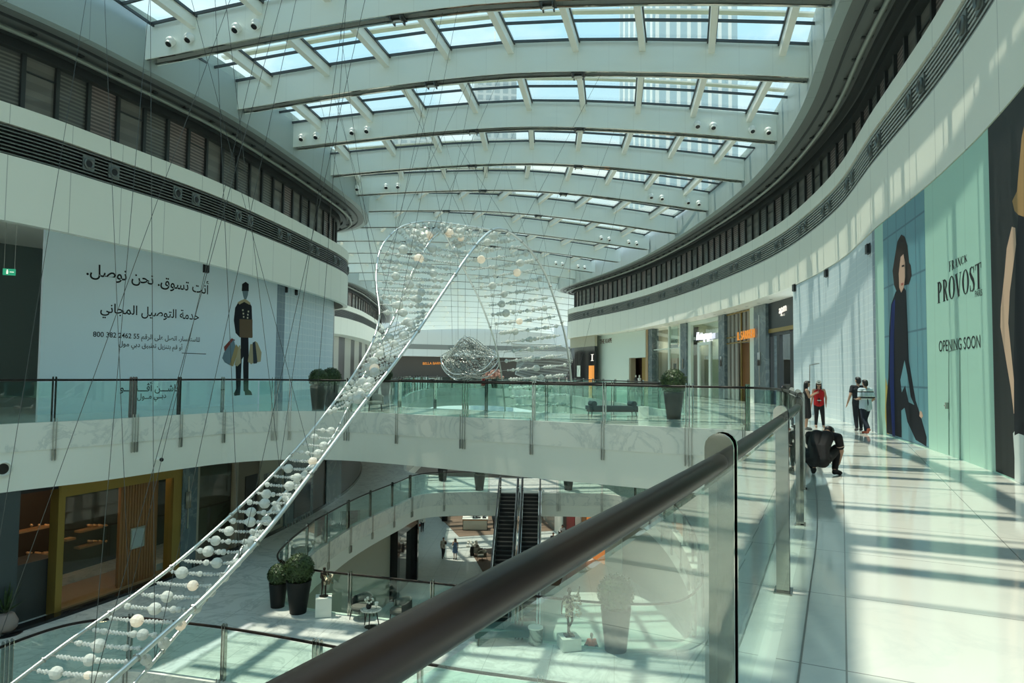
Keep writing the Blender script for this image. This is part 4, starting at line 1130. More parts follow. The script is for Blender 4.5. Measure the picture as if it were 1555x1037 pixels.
for x, y in ((150, 790), (66, 795)):
    u, z = W1.hit(x, y, -1.6); l = bpy.data.lights.new('shop_lamp', 'POINT'); l.energy = 26; l.color = (1, 0.62, 0.32); l.shadow_soft_size = 0.15
    lo = bpy.data.objects.new('shop_lamp', l); C.objects.link(lo); lo.location = W1.pos(u, -1.2, -2.4)
t = shop('dark stone and glass shopfronts along the lower left gallery', 380, 0, W1); t.location.z = L1Z
ls(284, 306, C1, F1, M['stone'], 'stone_pier', t, -0.3, 0.1); ls(292, 294, 722, 800, M['steel'], 'metal_inlay', t, 0.1, 0.14); ls(289, 297, 745, 770, M['chrome'], 'pull_handle', t, 0.1, 0.16)
ls(306, 366, C1, F1, M['shop_glass'], 'glass', t, -0.12, -0.10)
for x in (306, 364): ls(x, x+3, C1, F1, principled('beige_frame', (0.30, 0.28, 0.22), 0.4), 'frame_post', t, -0.2, 0.05)
ls(306, 366, C1, F1, principled('brown_window_back', (0.10, 0.075, 0.05), 0.6), 'back_wall', t, -1.4, -1.3)
ls(367, 400, C1, F1, principled('brown_panel', (0.16, 0.13, 0.10), 0.5), 'panel', t, -0.3, -0.05); ls(378, 396, 720, 800, M['darkshop'], 'window', t, -0.05, -0.03)
ls(400, 438, C1, F1, principled('beige_frame2', (0.34, 0.33, 0.27), 0.4), 'frame', t, -0.3, 0.02); ls(406, 432, 715, (L1Z+0.35,), principled('dark_window', (0.03, 0.03, 0.028), 0.2, coat=0.5), 'window', t, 0.02, 0.04)
ls(438, 480, C1, F1, M['stone'], 'stone_pier', t, -0.3, 0.1); ls(452, 476, 720, (L1Z+0.3,), M['gloss_black'], 'window', t, 0.1, 0.12)
ls(480, 500, C1, F1, principled('dark_wood_front', (0.05, 0.03, 0.02), 0.3), 'panel', t, -0.3, 0.02); ls(500, 522, C1, F1, M['stone'], 'stone_pier', t, -0.3, 0.1)
struct(wall('wall_left', W1, W1.u(522), W1.len, -0.3, 0.0, L1Z, -SLAB, principled('dark_front', (0.06, 0.045, 0.035), 0.3)))
struct(wall('trim_9', W1, W1.u(290), W1.len, 0.0, 0.10, L1Z, L1Z+0.16, M['gloss_black']))
# plain walls that close the lower storeys on the right
struct(wall('wall_right', R, 0, R.len-2, -0.6, -0.3, L1Z, -SLAB, M['white']))
# ground floor walls
W0 = Curve([(-10.5,16),(-10.0,24),(-9.4,31),(-8.7,38),(-7.6,45),(-7.0,50),(-7.4,56),(-9,64),(-11,76),(-14,90)], 'right')
struct(wall('wall_left', W0, 0, W0.len, -0.3, 0.0, L0Z, L1Z-1.6, principled('cream_ground_wall', (0.42, 0.42, 0.34), 0.5)))
t = shop('black portal shopfront on the ground floor left of the escalators', 615, 0, W0); t.location.z = L0Z
u0_, u1_ = W0.u(600, 0.1), W0.u(632, 0.1)
slab_on(W0, u0_, u1_, 0.0, 0.5, L0Z+4.0, L0Z+4.5, M['gloss_black'], 'portal_head', t); slab_on(W0, u0_, u0_+0.5, 0.0, 0.5, L0Z, L0Z+4.0, M['gloss_black'], 'portal_jamb', t); slab_on(W0, u1_-0.4, u1_, 0.0, 0.5, L0Z, L0Z+4.0, M['gloss_black'], 'portal_jamb', t)
slab_on(W0, u0_+0.5, u1_-0.4, 0.02, 0.05, L0Z, L0Z+4.0, principled('dark_window3', (0.05, 0.06, 0.06), 0.06, coat=1.0), 'window', t)
WR0 = Curve([(2.2,90),(3.2,72),(4.4,64),(6.2,57),(8.6,50),(10.4,42),(11,30),(11,18)], 'right')
struct(wall('wall_right', WR0, 0, WR0.len, -0.3, 0.0, L0Z, L1Z-1.6, principled('ground_right_wall', (0.40, 0.43, 0.38), 0.5)))
t = shop('row of white, red and warm lit ground-floor shopfronts right of the escalators', 870, 0, WR0); t.location.z = L0Z
for x0, x1, m, nm in ((832, 844, principled('glass_front', (0.25, 0.28, 0.26), 0.1), 'glass_front'), (844, 856, M['white'], 'white_pier'), (857, 862, M['darkshop'], 'dark_pier'), (862, 874, principled('red_panel', (0.22, 0.015, 0.02), 0.35), 'red_panel'),
                      (875, 884, principled('pale_panel', (0.5, 0.45, 0.4), 0.5), 'pale_panel'), (885, 891, M['warmwood'], 'wood_pier'), (892, 920, principled('lit_shop', (0.45, 0.14, 0.03), 0.4, emit=(0.9, 0.30, 0.06), es=0.35), 'lit_window'), (920, 945, M['kape'], 'pale_front')):
    u0_, u1_ = sorted((WR0.u(x0, 0.05), WR0.u(x1, 0.05)))
    slab_on(WR0, u0_, u1_, -0.1, 0.06, L0Z, L0Z+4.4, m, nm, t)

t = thing('shop_sign', 'small orange lit shop sign at the far end of the hall', 'sign', (-22, 189, 2))
attach(text_on(FAR, 'BELLA BARNE', (642, 553.8), (673, 553.2), -3.9, 1.0, M['orange'], extrude=0.1), t)
# ------------------------------------------------------------------ planters and furniture
M['pot'] = principled('charcoal_planter', (0.010, 0.011, 0.011), 0.5, spec=0.3)
M['pot_grey'] = principled('grey_planter', (0.16, 0.18, 0.17), 0.45)
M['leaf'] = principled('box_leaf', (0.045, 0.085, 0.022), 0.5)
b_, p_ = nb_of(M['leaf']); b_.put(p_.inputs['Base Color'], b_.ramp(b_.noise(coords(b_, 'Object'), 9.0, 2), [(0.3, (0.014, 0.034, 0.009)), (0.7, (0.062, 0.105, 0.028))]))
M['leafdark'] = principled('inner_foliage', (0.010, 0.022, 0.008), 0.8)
M['soil'] = principled('soil', (0.02, 0.015, 0.01), 0.9)
M['fabric'] = principled('olive_grey_upholstery', (0.115, 0.12, 0.10), 0.8)
M['fabric_dark'] = principled('charcoal_upholstery', (0.05, 0.055, 0.05), 0.8)
M['legwood'] = principled('dark_leg', (0.02, 0.018, 0.016), 0.4)
def leaf_ball(r, n, seed, sz=0.055):
    rnd = random.Random(seed); mb = MB()
    for i in range(n):
        z = 1-2*(i+0.5)/n; a = i*2.39996; q = math.sqrt(max(0, 1-z*z))
        d = Vector((q*math.cos(a), q*math.sin(a), z))
        if d.z < -0.86: continue
        rr = r*(0.90+0.16*rnd.random()); p = d*rr
        t1 = Vector((rnd.uniform(-1, 1), rnd.uniform(-1, 1), rnd.uniform(-1, 1))); t1 = (t1-d*t1.dot(d)*0.6).normalized(); t2 = d.cross(t1).normalized()
        s = sz*(0.7+0.6*rnd.random()); lift = d*s*0.35
        mb.add([p-t1*s, p+t2*s*0.45+lift*0.4, p+t1*s+lift, p-t2*s*0.45+lift*0.4], [(0, 1, 2, 3)])
    return mb
MESH = {}
def planter(loc, label, h=1.07, r0=0.26, r1=0.40, rb=0.43, seed=1, group=None, pot='pot', n=1500):
    t = thing('potted_bush', label, 'potted plant', loc, 0, group)
    mb = MB(); mb.lathe([(r0, 0), (r0+0.01, 0.0), (r1, h), (r1-0.035, h), (r1-0.05, h-0.10)], n=28); mb.build('pot', M[pot], t, smooth='auto')
    MB().lathe([(r1-0.045, h-0.09), (r1-0.045, h-0.07)], n=20).build('soil', M['soil'], t)
    z = h+rb*0.78
    fo = leaf_ball(rb, n, seed).build('foliage', M['leaf'], t, loc=(0, 0, z), fix=False)
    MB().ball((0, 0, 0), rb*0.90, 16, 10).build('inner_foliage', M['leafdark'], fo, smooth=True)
    MB().tube([(0, 0, h-0.08), (0.01, 0, h+rb*0.4)], 0.025, 6).build('stem', M['legwood'], t)
    return t
g = lambda x, y, z: at_z(x, y, z)
planter(g(1023, 636, 0), 'large ball bush in a tall charcoal pot on the bridge beside the blue bench', rb=0.50)
planter(g(483, 621, 0), 'nearer of two ball bushes in charcoal pots beside the patterned hoarding', seed=2)
planter(g(502, 617, 0), 'rear of two ball bushes in charcoal pots beside the patterned hoarding', seed=3, rb=0.48)
planter(g(452.5, 930, L1Z), 'taller of two ball bushes in black pots beside the lower floor bronze statue', seed=4, rb=0.48, r1=0.42)
planter(g(421.5, 921, L1Z), 'smaller of two ball bushes in black pots on the lower floor', h=0.82, r0=0.22, r1=0.31, rb=0.34, seed=5)
planter(g(935, 987, L1Z), 'ball bush in a tall grey pot behind the near glass panel by the winged statue', seed=6, rb=0.52, r1=0.45, r0=0.31, h=1.25)
planter(g(728, 744, L1Z), 'black potted bush on the lower bridge left of the escalator heads', seed=7, n=500)
planter(g(863, 744, L1Z), 'black potted bush on the lower bridge right of the escalator heads', seed=8, n=500)
planter(g(672, 730, L1Z), 'black potted bush at the back left of the lower bridge', seed=9, n=500)
planter(g(675, 791, L0Z), 'black potted bush on the ground floor carpet behind the walking man', seed=10, n=500, h=1.2)
planter(Vector((-9.6, 52, 0)), 'ball bush by the far side of the farther opening, left of the bead columns', seed=11, n=500, rb=0.6)
planter(Vector((-11.0, 55, 0)), 'small ball bush behind the far railing beside a beige pier', seed=12, n=400, rb=0.5, h=0.8)

def armchair(loc, rz, label, m1='fabric_dark', m2='fabric'):
    t = thing('armchair', label, 'armchair', loc, rz)
    # faces +y; tub back wraps the rear
    mb = MB(); pr = []
    n = 18; inn = []; vs = []; fs = []
    for k in range(n+1):
        a = math.radians(160+220*k/n); hh = 0.78-0.14*abs(k-n/2)/(n/2)
        for r, z in ((0.36, 0.30), (0.36, hh-0.03), (0.345, hh), (0.31, hh), (0.295, hh-0.03), (0.295, 0.30)):
            vs.append((r*math.cos(a)*1.02, r*math.sin(a)*0.98, z))
    for k in range(n):
        for j in range(6): fs.append((k*6+j, (k+1)*6+j, (k+1)*6+(j+1) % 6, k*6+(j+1) % 6))
    fs += [tuple(range(6)), tuple(range(n*6+5, n*6-1, -1))]
    mb.add(vs, fs); mb.build('backrest', M[m1], t, smooth='auto')
    out = [(0.31*math.cos(a)*1.05, 0.33*math.sin(a)+0.02) for a in [2*PI*k/24 for k in range(24)]]
    mb = MB(); mb.lathe([(0.29, 0.30), (0.335, 0.32), (0.345, 0.40), (0.31, 0.445), (0.15, 0.46)], c=(0, 0.03, 0), n=24); mb.build('seat', M[m2], t, smooth='auto')
    for sx in (-1, 1):
        for sy in (-1, 1):
            MB().tube([(sx*0.25, sy*0.24, 0.32), (sx*0.29, sy*0.28, 0.0)], [0.022, 0.013], 8).build('leg', M['legwood'], t)
    return t
armchair(g(548, 941, L1Z)+Vector((0, 0.15, 0)), math.radians(160), 'charcoal tub armchair left of the round marble table')
armchair(g(608, 946, L1Z)+Vector((0, 0.1, 0)), math.radians(120), 'charcoal tub armchair right of the round marble table, partly behind the handrail')
armchair(g(570, 624, 0), math.radians(190), 'olive grey armchair on the bridge behind the bead strings', 'fabric', 'fabric')
armchair(g(520, 622, 0), math.radians(140), 'grey armchair on the left gallery beside the potted bushes', 'fabric_dark', 'fabric')
p = g(563, 952, L1Z)
t = thing('side_table', 'round white marble side table on a dark tripod between the two tub armchairs', 'table', p)
MB().lathe([(0.30, 0.535), (0.335, 0.54), (0.335, 0.565), (0.32, 0.57)], n=32).build('tabletop', marble('marble_table_top', (0.75, 0.74, 0.66), (0.28, 0.26, 0.2), rough=0.2, amount=1.2), t, smooth='auto')
for k in range(3):
    a = 0.5+k*2*PI/3; MB().tube([(0.16*math.cos(a), 0.16*math.sin(a), 0.535), (0.27*math.cos(a), 0.27*math.sin(a), 0.015)], 0.018, 8).build('leg', M['legwood'], t)
MB().lathe([(0.20, 0.0), (0.20, 0.015)], n=20).build('foot_plate', M['legwood'], t)
v = thing('flower_vase', 'small dark vase of white flowers on the round marble table', 'vase', p+Vector((-0.08, 0.02, 0.57)))
MB().lathe([(0.06, 0), (0.09, 0.05), (0.085, 0.11), (0.06, 0.14)], n=18).build('vase', M['gloss_black'], v, smooth='auto')
mb = MB(); rnd = random.Random(5)
for k in range(9): mb.tube([(0, 0, 0.1), (rnd.uniform(-.1, .1), rnd.uniform(-.1, .1), 0.28)], 0.005, 5)
mb.build('stems', M['leaf'], v)
mb = MB()
for k in range(14): mb.ball((rnd.uniform(-.12, .12), rnd.uniform(-.1, .1), rnd.uniform(0.2, 0.36)), 0.035, 8, 6)
bl = mb.build('blossoms', principled('white_blossom', (0.8, 0.8, 0.72), 0.6), v, smooth=True)
v = thing('table_lamp', 'tiny white cup lamp on the round marble table', 'lamp', p+Vector((0.16, 0.03, 0.57)))
MB().lathe([(0.05, 0), (0.05, 0.012), (0.01, 0.02), (0.01, 0.10)], n=14).build('base', M['steel'], v); MB().lathe([(0.05, 0.10), (0.062, 0.20), (0.058, 0.20)], n=18).build('shade', M['white'], v, smooth='auto')

# bench on the bridge
pa, pb_ = g(892, 632, 0), g(967, 632, 0); ctr = (pa+pb_)/2; W = (pb_-pa).length
t = thing('bench', 'dark blue-green tufted bench with bolster arms on the bridge', 'bench', ctr, math.atan2(pb_.y-pa.y, pb_.x-pa.x))
M['teal_cloth'] = principled('blue_green_velvet', (0.012, 0.035, 0.045), 0.6)
mb = MB(); mb.box((0, 0, 0.36), (W, 0.62, 0.16)); mb.build('seat', M['teal_cloth'], t)
mb = MB(); mb.box((0, 0, 0.235), (W*0.96, 0.56, 0.09)); mb.build('frame', M['legwood'], t)
for s in (-1, 1):
    MB().tube([(s*W*0.40, -0.28, 0.52), (s*W*0.40, 0.28, 0.52)], 0.12, 14).build('bolster', M['teal_cloth'], t, smooth='auto')
    for q in (-1, 1): MB().tube([(s*W*0.44, q*0.24, 0.2), (s*W*0.45, q*0.26, 0)], [0.025, 0.015], 8).build('leg', M['legwood'], t)
t = thing('drum_table', 'pale cylindrical drum table at the end of the blue-green bench', 'table', g(977, 636, 0))
MB().lathe([(0.20, 0), (0.205, 0.02), (0.205, 0.46)], n=28).build('drum', M['marble_face'], t, smooth='auto'); MB().lathe([(0.215, 0.46), (0.215, 0.485)], n=28).build('top', M['marble_face'], t, smooth='auto')
# bench and drum table seen through the near glass on the lower floor
pa, pb_ = g(742, 972, L1Z), g(794, 974, L1Z); W = 1.9
t = thing('bench', 'dark green backless bench on the lower floor behind the near glass panel', 'bench', (pa+pb_)/2, 0.1)
mb = MB(); mb.box((0, 0, 0.33), (W, 0.75, 0.2)); mb.build('seat', principled('green_velvet', (0.03, 0.09, 0.085), 0.6), t)
for s in (-1, 1):
    for q in (-1, 1): MB().tube([(s*W*0.44, q*0.3, 0.23), (s*W*0.45, q*0.31, 0)], [0.025, 0.015], 8).build('leg', M['legwood'], t)
t = thing('drum_table', 'pale carved drum table beside the green bench on the lower floor', 'table', g(813, 977, L1Z))
MB().lathe([(0.20, 0), (0.22, 0.03), (0.225, 0.46)], n=28).build('drum', marble('carved_drum', (0.45, 0.48, 0.42), (0.15, 0.17, 0.15), amount=1.6), t, smooth='auto'); MB().lathe([(0.23, 0.46), (0.23, 0.50)], n=28).build('top', M['white'], t, smooth='auto')

# ground floor carpets, kiosk, lounge chairs
def rug(pts, label, c):
    q = [g(x, y, L0Z) for x, y in pts]
    m = principled('carpet', c, 0.95); b, p = nb_of(m); b.put(p.inputs['Base Color'], b.mix(b.noise(coords(b, 'Object'), 0.6, 5), [x*0.5 for x in c], [x*1.5 for x in c]))
    t = MB().prism([(v.x, v.y) for v in q], L0Z+0.002, L0Z+0.02).build('carpet', m); return tag(t, label, 'carpet')
rug([(660, 778), (780, 776), (860, 780), (840, 806), (697, 815)], 'brown mottled carpet under the ground-floor kiosk', (0.17, 0.12, 0.085))
rug([(714, 836), (790, 828), (860, 860), (850, 890), (740, 880)], 'brown carpet beside the escalator foot with lounge chairs', (0.13, 0.09, 0.065))
pk = g(721, 806, L0Z)
t = thing('display_kiosk', 'white counter kiosk with an orange band on the ground-floor carpet', 'kiosk', pk+Vector((0, 0.7, 0)), 0.03)
MB().box((0, 0, 0.50), (2.3, 1.2, 0.86)).build('counter', principled('kiosk_white', (0.6, 0.6, 0.5), 0.4), t); MB().box((0, 0, 0.97), (2.32, 1.22, 0.10)).build('orange_band', principled('kiosk_orange', (0.45, 0.2, 0.05), 0.4), t)
MB().box((0, 0, 1.05), (2.4, 1.3, 0.06)).build('worktop', M['white'], t); MB().box((0, 0, 0.035), (2.34, 1.24, 0.07)).build('plinth', M['black'], t)
for s in (-1, 1): MB().box((s*1.14, -0.61, 0.5), (0.05, 0.03, 0.9)).build('corner_strip', M['black'], t)
for k, (dx, w) in enumerate(((0.25, 0.5), (0.85, 0.35), (-0.15, 0.2))):
    q = thing('sunglasses_tray', ['long dark display tray in the middle of the kiosk worktop', 'dark display tray at the right end of the kiosk worktop', 'small dark display tray left of the long one on the kiosk'][k], 'tray', pk+Vector((dx, 0.6, 1.08)))
    MB().box((0, 0, 0.03), (w, 0.5, 0.06)).build('tray', M['black'], q); MB().bar((-w/2, 0.2, 0.08), (w/2, 0.2, 0.16), 0.05, 0.05).build('stand', M['dark'], q)
for k, (x, y, rz) in enumerate(((726, 845, 0.3), (732, 851, 2.4), (722, 838, -1.0))):
    armchair(g(x, y, L0Z), rz, ['grey lounge chair on the ground-floor carpet, middle of the three by the flowers', 'grey lounge chair on the ground-floor carpet, nearest the escalators', 'grey lounge chair on the ground-floor carpet, farthest from the escalators'][k], 'fabric', 'fabric')
v = thing('flower_vase', 'white flowers in a dark vase among the ground-floor lounge chairs', 'vase', g(724, 846, L0Z)+Vector((-0.4, 0.5, 0)))
MB().lathe([(0.16, 0), (0.20, 0.35), (0.14, 0.7)], n=16).build('vase', M['pot'], v, smooth='auto')
mb = MB()
for k in range(20): mb.ball((rnd.uniform(-.4, .4), rnd.uniform(-.3, .3), rnd.uniform(0.7, 1.2)), 0.10, 7, 5)
mb.build('blossoms', principled('white_blossom2', (0.85, 0.85, 0.78), 0.6), v, smooth=True)

# ------------------------------------------------------------------ escalators
M['tread'] = principled('escalator_tread', (0.03, 0.03, 0.032), 0.45, 0.4); M['nose'] = principled('tread_nosing', (0.10, 0.10, 0.09), 0.4, 0.4); M['rubber'] = principled('rubber_handrail', (0.02, 0.02, 0.022), 0.35)
M['esc_glass'] = glass('escalator_glass', (0.86, 0.93, 0.92))
def escalator(x, label):
    t = thing('escalator', label, 'escalator', (x, 47.25, L1Z), math.radians(-2.7))
    H = L1Z-L0Z; run = H/math.tan(math.radians(30)); hw = 0.50
    def pt(s, dx, dz=0.0):          # s metres towards the viewer from the top edge
        if s <= 0: return Vector((dx, -s, dz))
        if s <= run: return Vector((dx, -s, -H*s/run+dz))
        return Vector((dx, -s, -H+dz))
    n = 34
    for k in range(n):
        s0, s1 = run*k/n, run*(k+1)/n; z = -H*k/n-H/n
        mb = MB(); mb.box((0, -(s0+s1)/2, z+H/n/2-0.02), (2*hw, s1-s0, H/n)); mb.cur = 1; mb.box((0, -s0-0.02-(s1-s0)*0.0, z+H/n-0.03), (2*hw, 0.05, 0.03)); mb.box((0, -(s1)+0.03, z+H/n+0.0), (2*hw, 0.04, 0.015))
        mb.build('step', [M['tread'], M['nose']], t, fix=False)
    MB().box((0, 0.45, -0.01), (2*hw, 0.9, 0.03)).build('comb_plate', M['steel'], t)
    MB().box((0, -run-0.6, -H+0.02), (2*hw, 1.2, 0.04)).build('comb_plate', M['steel'], t)
    for s in (-1, 1):
        path = [pt(-1.0, s*(hw+0.12)), pt(0, s*(hw+0.12)), pt(run, s*(hw+0.12)), pt(run+1.3, s*(hw+0.12))]
        mb = MB()
        for a, c in zip(path, path[1:]): mb.bar(a+Vector((0, 0, 0.05)), c+Vector((0, 0, 0.05)), 0.20, 0.30)
        mb.build('skirt', M['chrome'], t)
        g_ = MB(); vs = []
        for q in path:
            for dx, dz in ((-0.006, 0.18), (0.006, 0.18), (0.006, 0.95), (-0.006, 0.95)): vs.append(q+Vector((dx, 0, dz)))
        g_.add(vs, [(i*4+j, (i+1)*4+j, (i+1)*4+(j+1) % 4, i*4+(j+1) % 4) for i in range(3) for j in range(4)]+[(0, 1, 2, 3), (15, 14, 13, 12)])
        g_.build('balustrade', M['esc_glass'], t)
        top = pt(-1.0, s*(hw+0.12)); bot = pt(run+1.3, s*(hw+0.12))
        hp_ = [top+Vector((0, 0.36*math.sin(PI*k/8), 0.62-0.36*math.cos(PI*k/8))) for k in range(9)]
        hp_ += [pt(0, s*(hw+0.12), 0.98), pt(run, s*(hw+0.12), 0.98)]
        hp_ += [bot+Vector((0, -0.36*math.sin(PI*k/8), 0.62+0.36*math.cos(PI*k/8))) for k in range(9)]
        MB().tube(hp_, 0.05, 10).build('handrail', M['rubber'], t, smooth='auto')
        mb = MB(); mb.tube([p_+Vector((0, 0, -0.06)) for p_ in hp_[9:11]], 0.025, 8); mb.build('trim', M['chrome'], t)
    mb = MB(); a, c = pt(0.2, 0, -0.75), pt(run-0.9, 0, -0.75); mb.bar(a, c, 2*hw+0.4, 0.7); mb.build('truss_cladding', M['steel'], t)
    return t
escalator(-0.13, 'left escalator with black steps descending from the lower bridge to the ground floor')
escalator(1.42, 'right escalator with black steps descending from the lower bridge to the ground floor')

# small fittings
t = thing('security_camera', 'small white dome-ended camera on the left slab face over the boutique sign', 'camera', VA.pos(VA.hit(237, 697, 0.07, True)[0], 0.07, VA.hit(237, 697, 0.07, True)[1]))
nn = VA.nrm(VA.hit(237, 697, 0.07, True)[0]); mb = MB(); mb.tube([(0, 0, 0), (nn.x*0.22, nn.y*0.22, 0)], 0.07, 12); mb.build('housing', M['white'], t); mb = MB(); mb.ball((nn.x*0.24+0.03, nn.y*0.24, -0.01), 0.075, 12, 8); mb.build('lens', M['gloss_black'], t, smooth=True)
uq, zq, _ = VA.hit(4, 712, 0.07, True)+(0,)
t = thing('air_nozzle', 'large round air nozzle in the slab face at the far left', 'air nozzle', VA.pos(uq, 0.07, zq), VA.ang(uq))
mt = Matrix.Rotation(-PI/2, 3, 'X'); MB().lathe([(0.26, 0.0), (0.26, 0.05), (0.20, 0.10), (0.17, 0.02), (0.16, 0.02)], n=24, m=mt).build('nozzle_ring', M['white'], t, smooth='auto'); MB().lathe([(0.17, 0.01), (0.16, 0.03)], n=20, m=mt).build('opening', M['black'], t)
u, z = HL.hit(14, 413, 1.6)
t = thing('exit_sign', 'small green exit sign hung on wires at the recess left of the Arabic hoarding', 'sign', HL.pos(u, 1.6, z), 0.4)
MB().box((0, 0, 0), (0.36, 0.05, 0.22)).build('box', principled('exit_green', (0.02, 0.16, 0.09), 0.4, emit=(0.02, 0.35, 0.18), es=0.6), t)
mb = MB(); mb.box((-0.05, -0.03, -0.02), (0.05, 0.01, 0.10)); mb.box((-0.05, -0.03, 0.06), (0.035, 0.01, 0.035)); mb.bar((0.02, -0.03, 0), (0.14, -0.03, 0), 0.02, 0.02); mb.build('pictogram', M['cream_lit'], t)
for s in (-0.15, 0.15): MB().tube([(s, 0, 0.1), (s, 0, 7.3-z)], 0.006, 5).build('wire', M['steel'], t)
p = g(0, 960, L1Z)
t = thing('round_pot', 'pale pink rounded pot with a green plant on a dark mat at the boutique corner', 'potted plant', g(6, 962, L1Z))
MB().lathe([(0.18, 0), (0.34, 0.18), (0.36, 0.36), (0.25, 0.58), (0.20, 0.62)], n=24).build('pot', principled('pink_clay', (0.30, 0.24, 0.22), 0.6), t, smooth='auto'); MB().lathe([(0.5, 0.0), (0.5, 0.01)], n=20).build('mat', M['black'], t)
mb = MB(); rnd = random.Random(8)
for k in range(60):
    a = rnd.random()*6.28; h = rnd.uniform(0.7, 1.6); r = rnd.uniform(0.1, 0.55); q = Vector((r*math.cos(a), r*math.sin(a), h)); s = Vector((-math.sin(a), math.cos(a), 0))*0.035
    mb.add([(0, 0, 0.6), q*0.55+s+Vector((0, 0, 0.3)), q, q*0.55-s+Vector((0, 0, 0.3))], [(0, 1, 2, 3)])
mb.build('leaves', M['leaf'], t, fix=False)
# ------------------------------------------------------------------ hanging bead sculpture
M['wire'] = principled('bead_wire', (0.45, 0.46, 0.44), 0.3, 0.8)
M['crystal'] = glass('clear_bead', (0.90, 0.93, 0.92), 1.7, 0.04, boost=1.6)
nt_ = M['crystal'].node_tree; bb = NB(nt_); o_ = [n for n in nt_.nodes if n.type == 'OUTPUT_MATERIAL'][0]; prev = o_.inputs[0].links[0].from_socket
dd = bb.n('ShaderNodeBsdfDiffuse'); dd.inputs[0].default_value = (0.9, 0.92, 0.9, 1); m2 = bb.n('ShaderNodeMixShader'); m2.inputs[0].default_value = 0.55
nt_.links.new(prev, m2.inputs[1]); nt_.links.new(dd.outputs[0], m2.inputs[2]); nt_.links.new(m2.outputs[0], o_.inputs[0])
def frosted(name, warm):
    m = bpy.data.materials.new(name); b = NB(nodes_of(m))
    d = b.n('ShaderNodeBsdfDiffuse'); d.inputs[0].default_value = (0.86, 0.88, 0.84, 1)
    t = b.n('ShaderNodeBsdfTranslucent'); t.inputs[0].default_value = (0.86, 0.88, 0.84, 1)
    g = b.n('ShaderNodeBsdfGlossy'); g.inputs[0].default_value = (0.9, 0.9, 0.9, 1); g.inputs['Roughness'].default_value = 0.3
    x = b.n('ShaderNodeMixShader'); x.inputs[0].default_value = 0.32; b.nt.links.new(d.outputs[0], x.inputs[1]); b.nt.links.new(t.outputs[0], x.inputs[2])
    y = b.n('ShaderNodeMixShader'); y.inputs[0].default_value = 0.07; b.nt.links.new(x.outputs[0], y.inputs[1]); b.nt.links.new(g.outputs[0], y.inputs[2])
    out = y.outputs[0]
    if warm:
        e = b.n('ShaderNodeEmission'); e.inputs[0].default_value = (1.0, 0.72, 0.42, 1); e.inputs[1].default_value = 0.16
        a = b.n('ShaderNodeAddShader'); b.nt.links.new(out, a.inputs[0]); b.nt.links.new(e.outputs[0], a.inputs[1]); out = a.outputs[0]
    b.nt.links.new(out, b.n('ShaderNodeOutputMaterial').inputs[0]); return m
M['frost'] = frosted('frosted_bead', False); M['frost_warm'] = frosted('lit_frosted_bead', True)
M['tube'] = principled('polished_tube', (0.82, 0.83, 0.81), 0.28, 0.85)
M['cable'] = principled('suspension_cable', (0.09, 0.095, 0.09), 0.45, 0.6)
class Rail3:
    """space curve given by where it passes and how far away it hangs"""
    def __init__(s, pts):
        Q = [Vector(p) for p in pts]; Q = [2*Q[0]-Q[1]]+Q+[2*Q[-1]-Q[-2]]; s.s = []
        for i in range(1, len(Q)-2):
            a, b, c, d = Q[i-1:i+3]
            for k in range(14):
                t = k/14
                q = 0.5*((2*b)+(c-a)*t+(2*a-5*b+4*c-d)*t*t+(3*b-a-3*c+d)*t**3); s.s.append(q)
        s.s.append(Q[-2]); s.p = [at_y(q.x, q.y, q.z) for q in s.s]
    def idx(s, x, y): return min(range(len(s.s)), key=lambda i: (s.s[i].x-x)**2+(s.s[i].y-y)**2)
    def part(s, i0, i1, t):
        """point a share t of the way from sample i0 to i1, by length"""
        if i1 < i0: return s.part(i1, i0, 1-t)
        L = [0.0]
        for i in range(i0, i1): L.append(L[-1]+(s.p[i+1]-s.p[i]).length)
        d = t*L[-1]
        for k in range(len(L)-1):
            if L[k+1] >= d: return s.p[i0+k].lerp(s.p[i0+k+1], (d-L[k])/max(L[k+1]-L[k], 1e-6))
        return s.p[i1]
RA = Rail3([(-60,1097,12.2),(20,1037,13),(100,977,13.8),(190,914,14.8),(270,853,15.8),(350,783,17.2),(430,704,19),(505,614,21.4),(558,535,23.6),(574,492,24.6),(576,470,25.1),(572,436,25.9),(572,407,26.6),(577,381,27.3),(590,360,28),(613,343,28.8),(650,336,29.8),(695,341,30.6),(745,349,31)])
RB = Rail3([(100,1095,11.8),(165,1037,12.6),(240,970,13.6),(315,903,14.6),(400,812,16.2),(470,722,18.2),(546,620,20.8),(616,529,23),(673,444,25.4),(708,392,27),(731,363,28.2),(752,348,29.2),(772,352,30.2),(792,366,31.2),(812,389,32.2),(830,421,33.2),(847,470,34.3),(859,515,35.3),(867,575,36.3),(867,635,37.3)])
RC = Rail3([(150,1097,12.6),(205,1037,13.4),(275,955,14.6),(325,893,15.6),(375,823,16.9),(430,752,18.3),(488,688,19.9),(510,656,20.8),(529,618,21.9),(558,560,23.3),(600,479,25.4),(624,418,27),(639,389,27.9),(656,363,28.8),(671,353,29.5),(685,372,30.2),(708,415,31.4),(731,462,32.5),(752,522,33.7),(763,580,34.8),(768,635,36)])
org = RB.p[len(RB.p)//2].copy()
sculp = thing('bead_sculpture', 'long looping hanging sculpture of silver tubes strung with frosted glass beads across the atrium', 'sculpture', org)
for rl, r in ((RA, 0.040), (RB, 0.058), (RC, 0.040)):
    tb = MB().tube([p-org for p in rl.p], r, 10).build('tube', M['tube'], sculp, smooth='auto')
    for i in range(6, len(rl.p)-1, 16): MB().tube([rl.p[i]-org, rl.p[i].lerp(rl.p[i+1], 0.35)-org], r*1.5, 10).build('collar', M['steel'], tb)
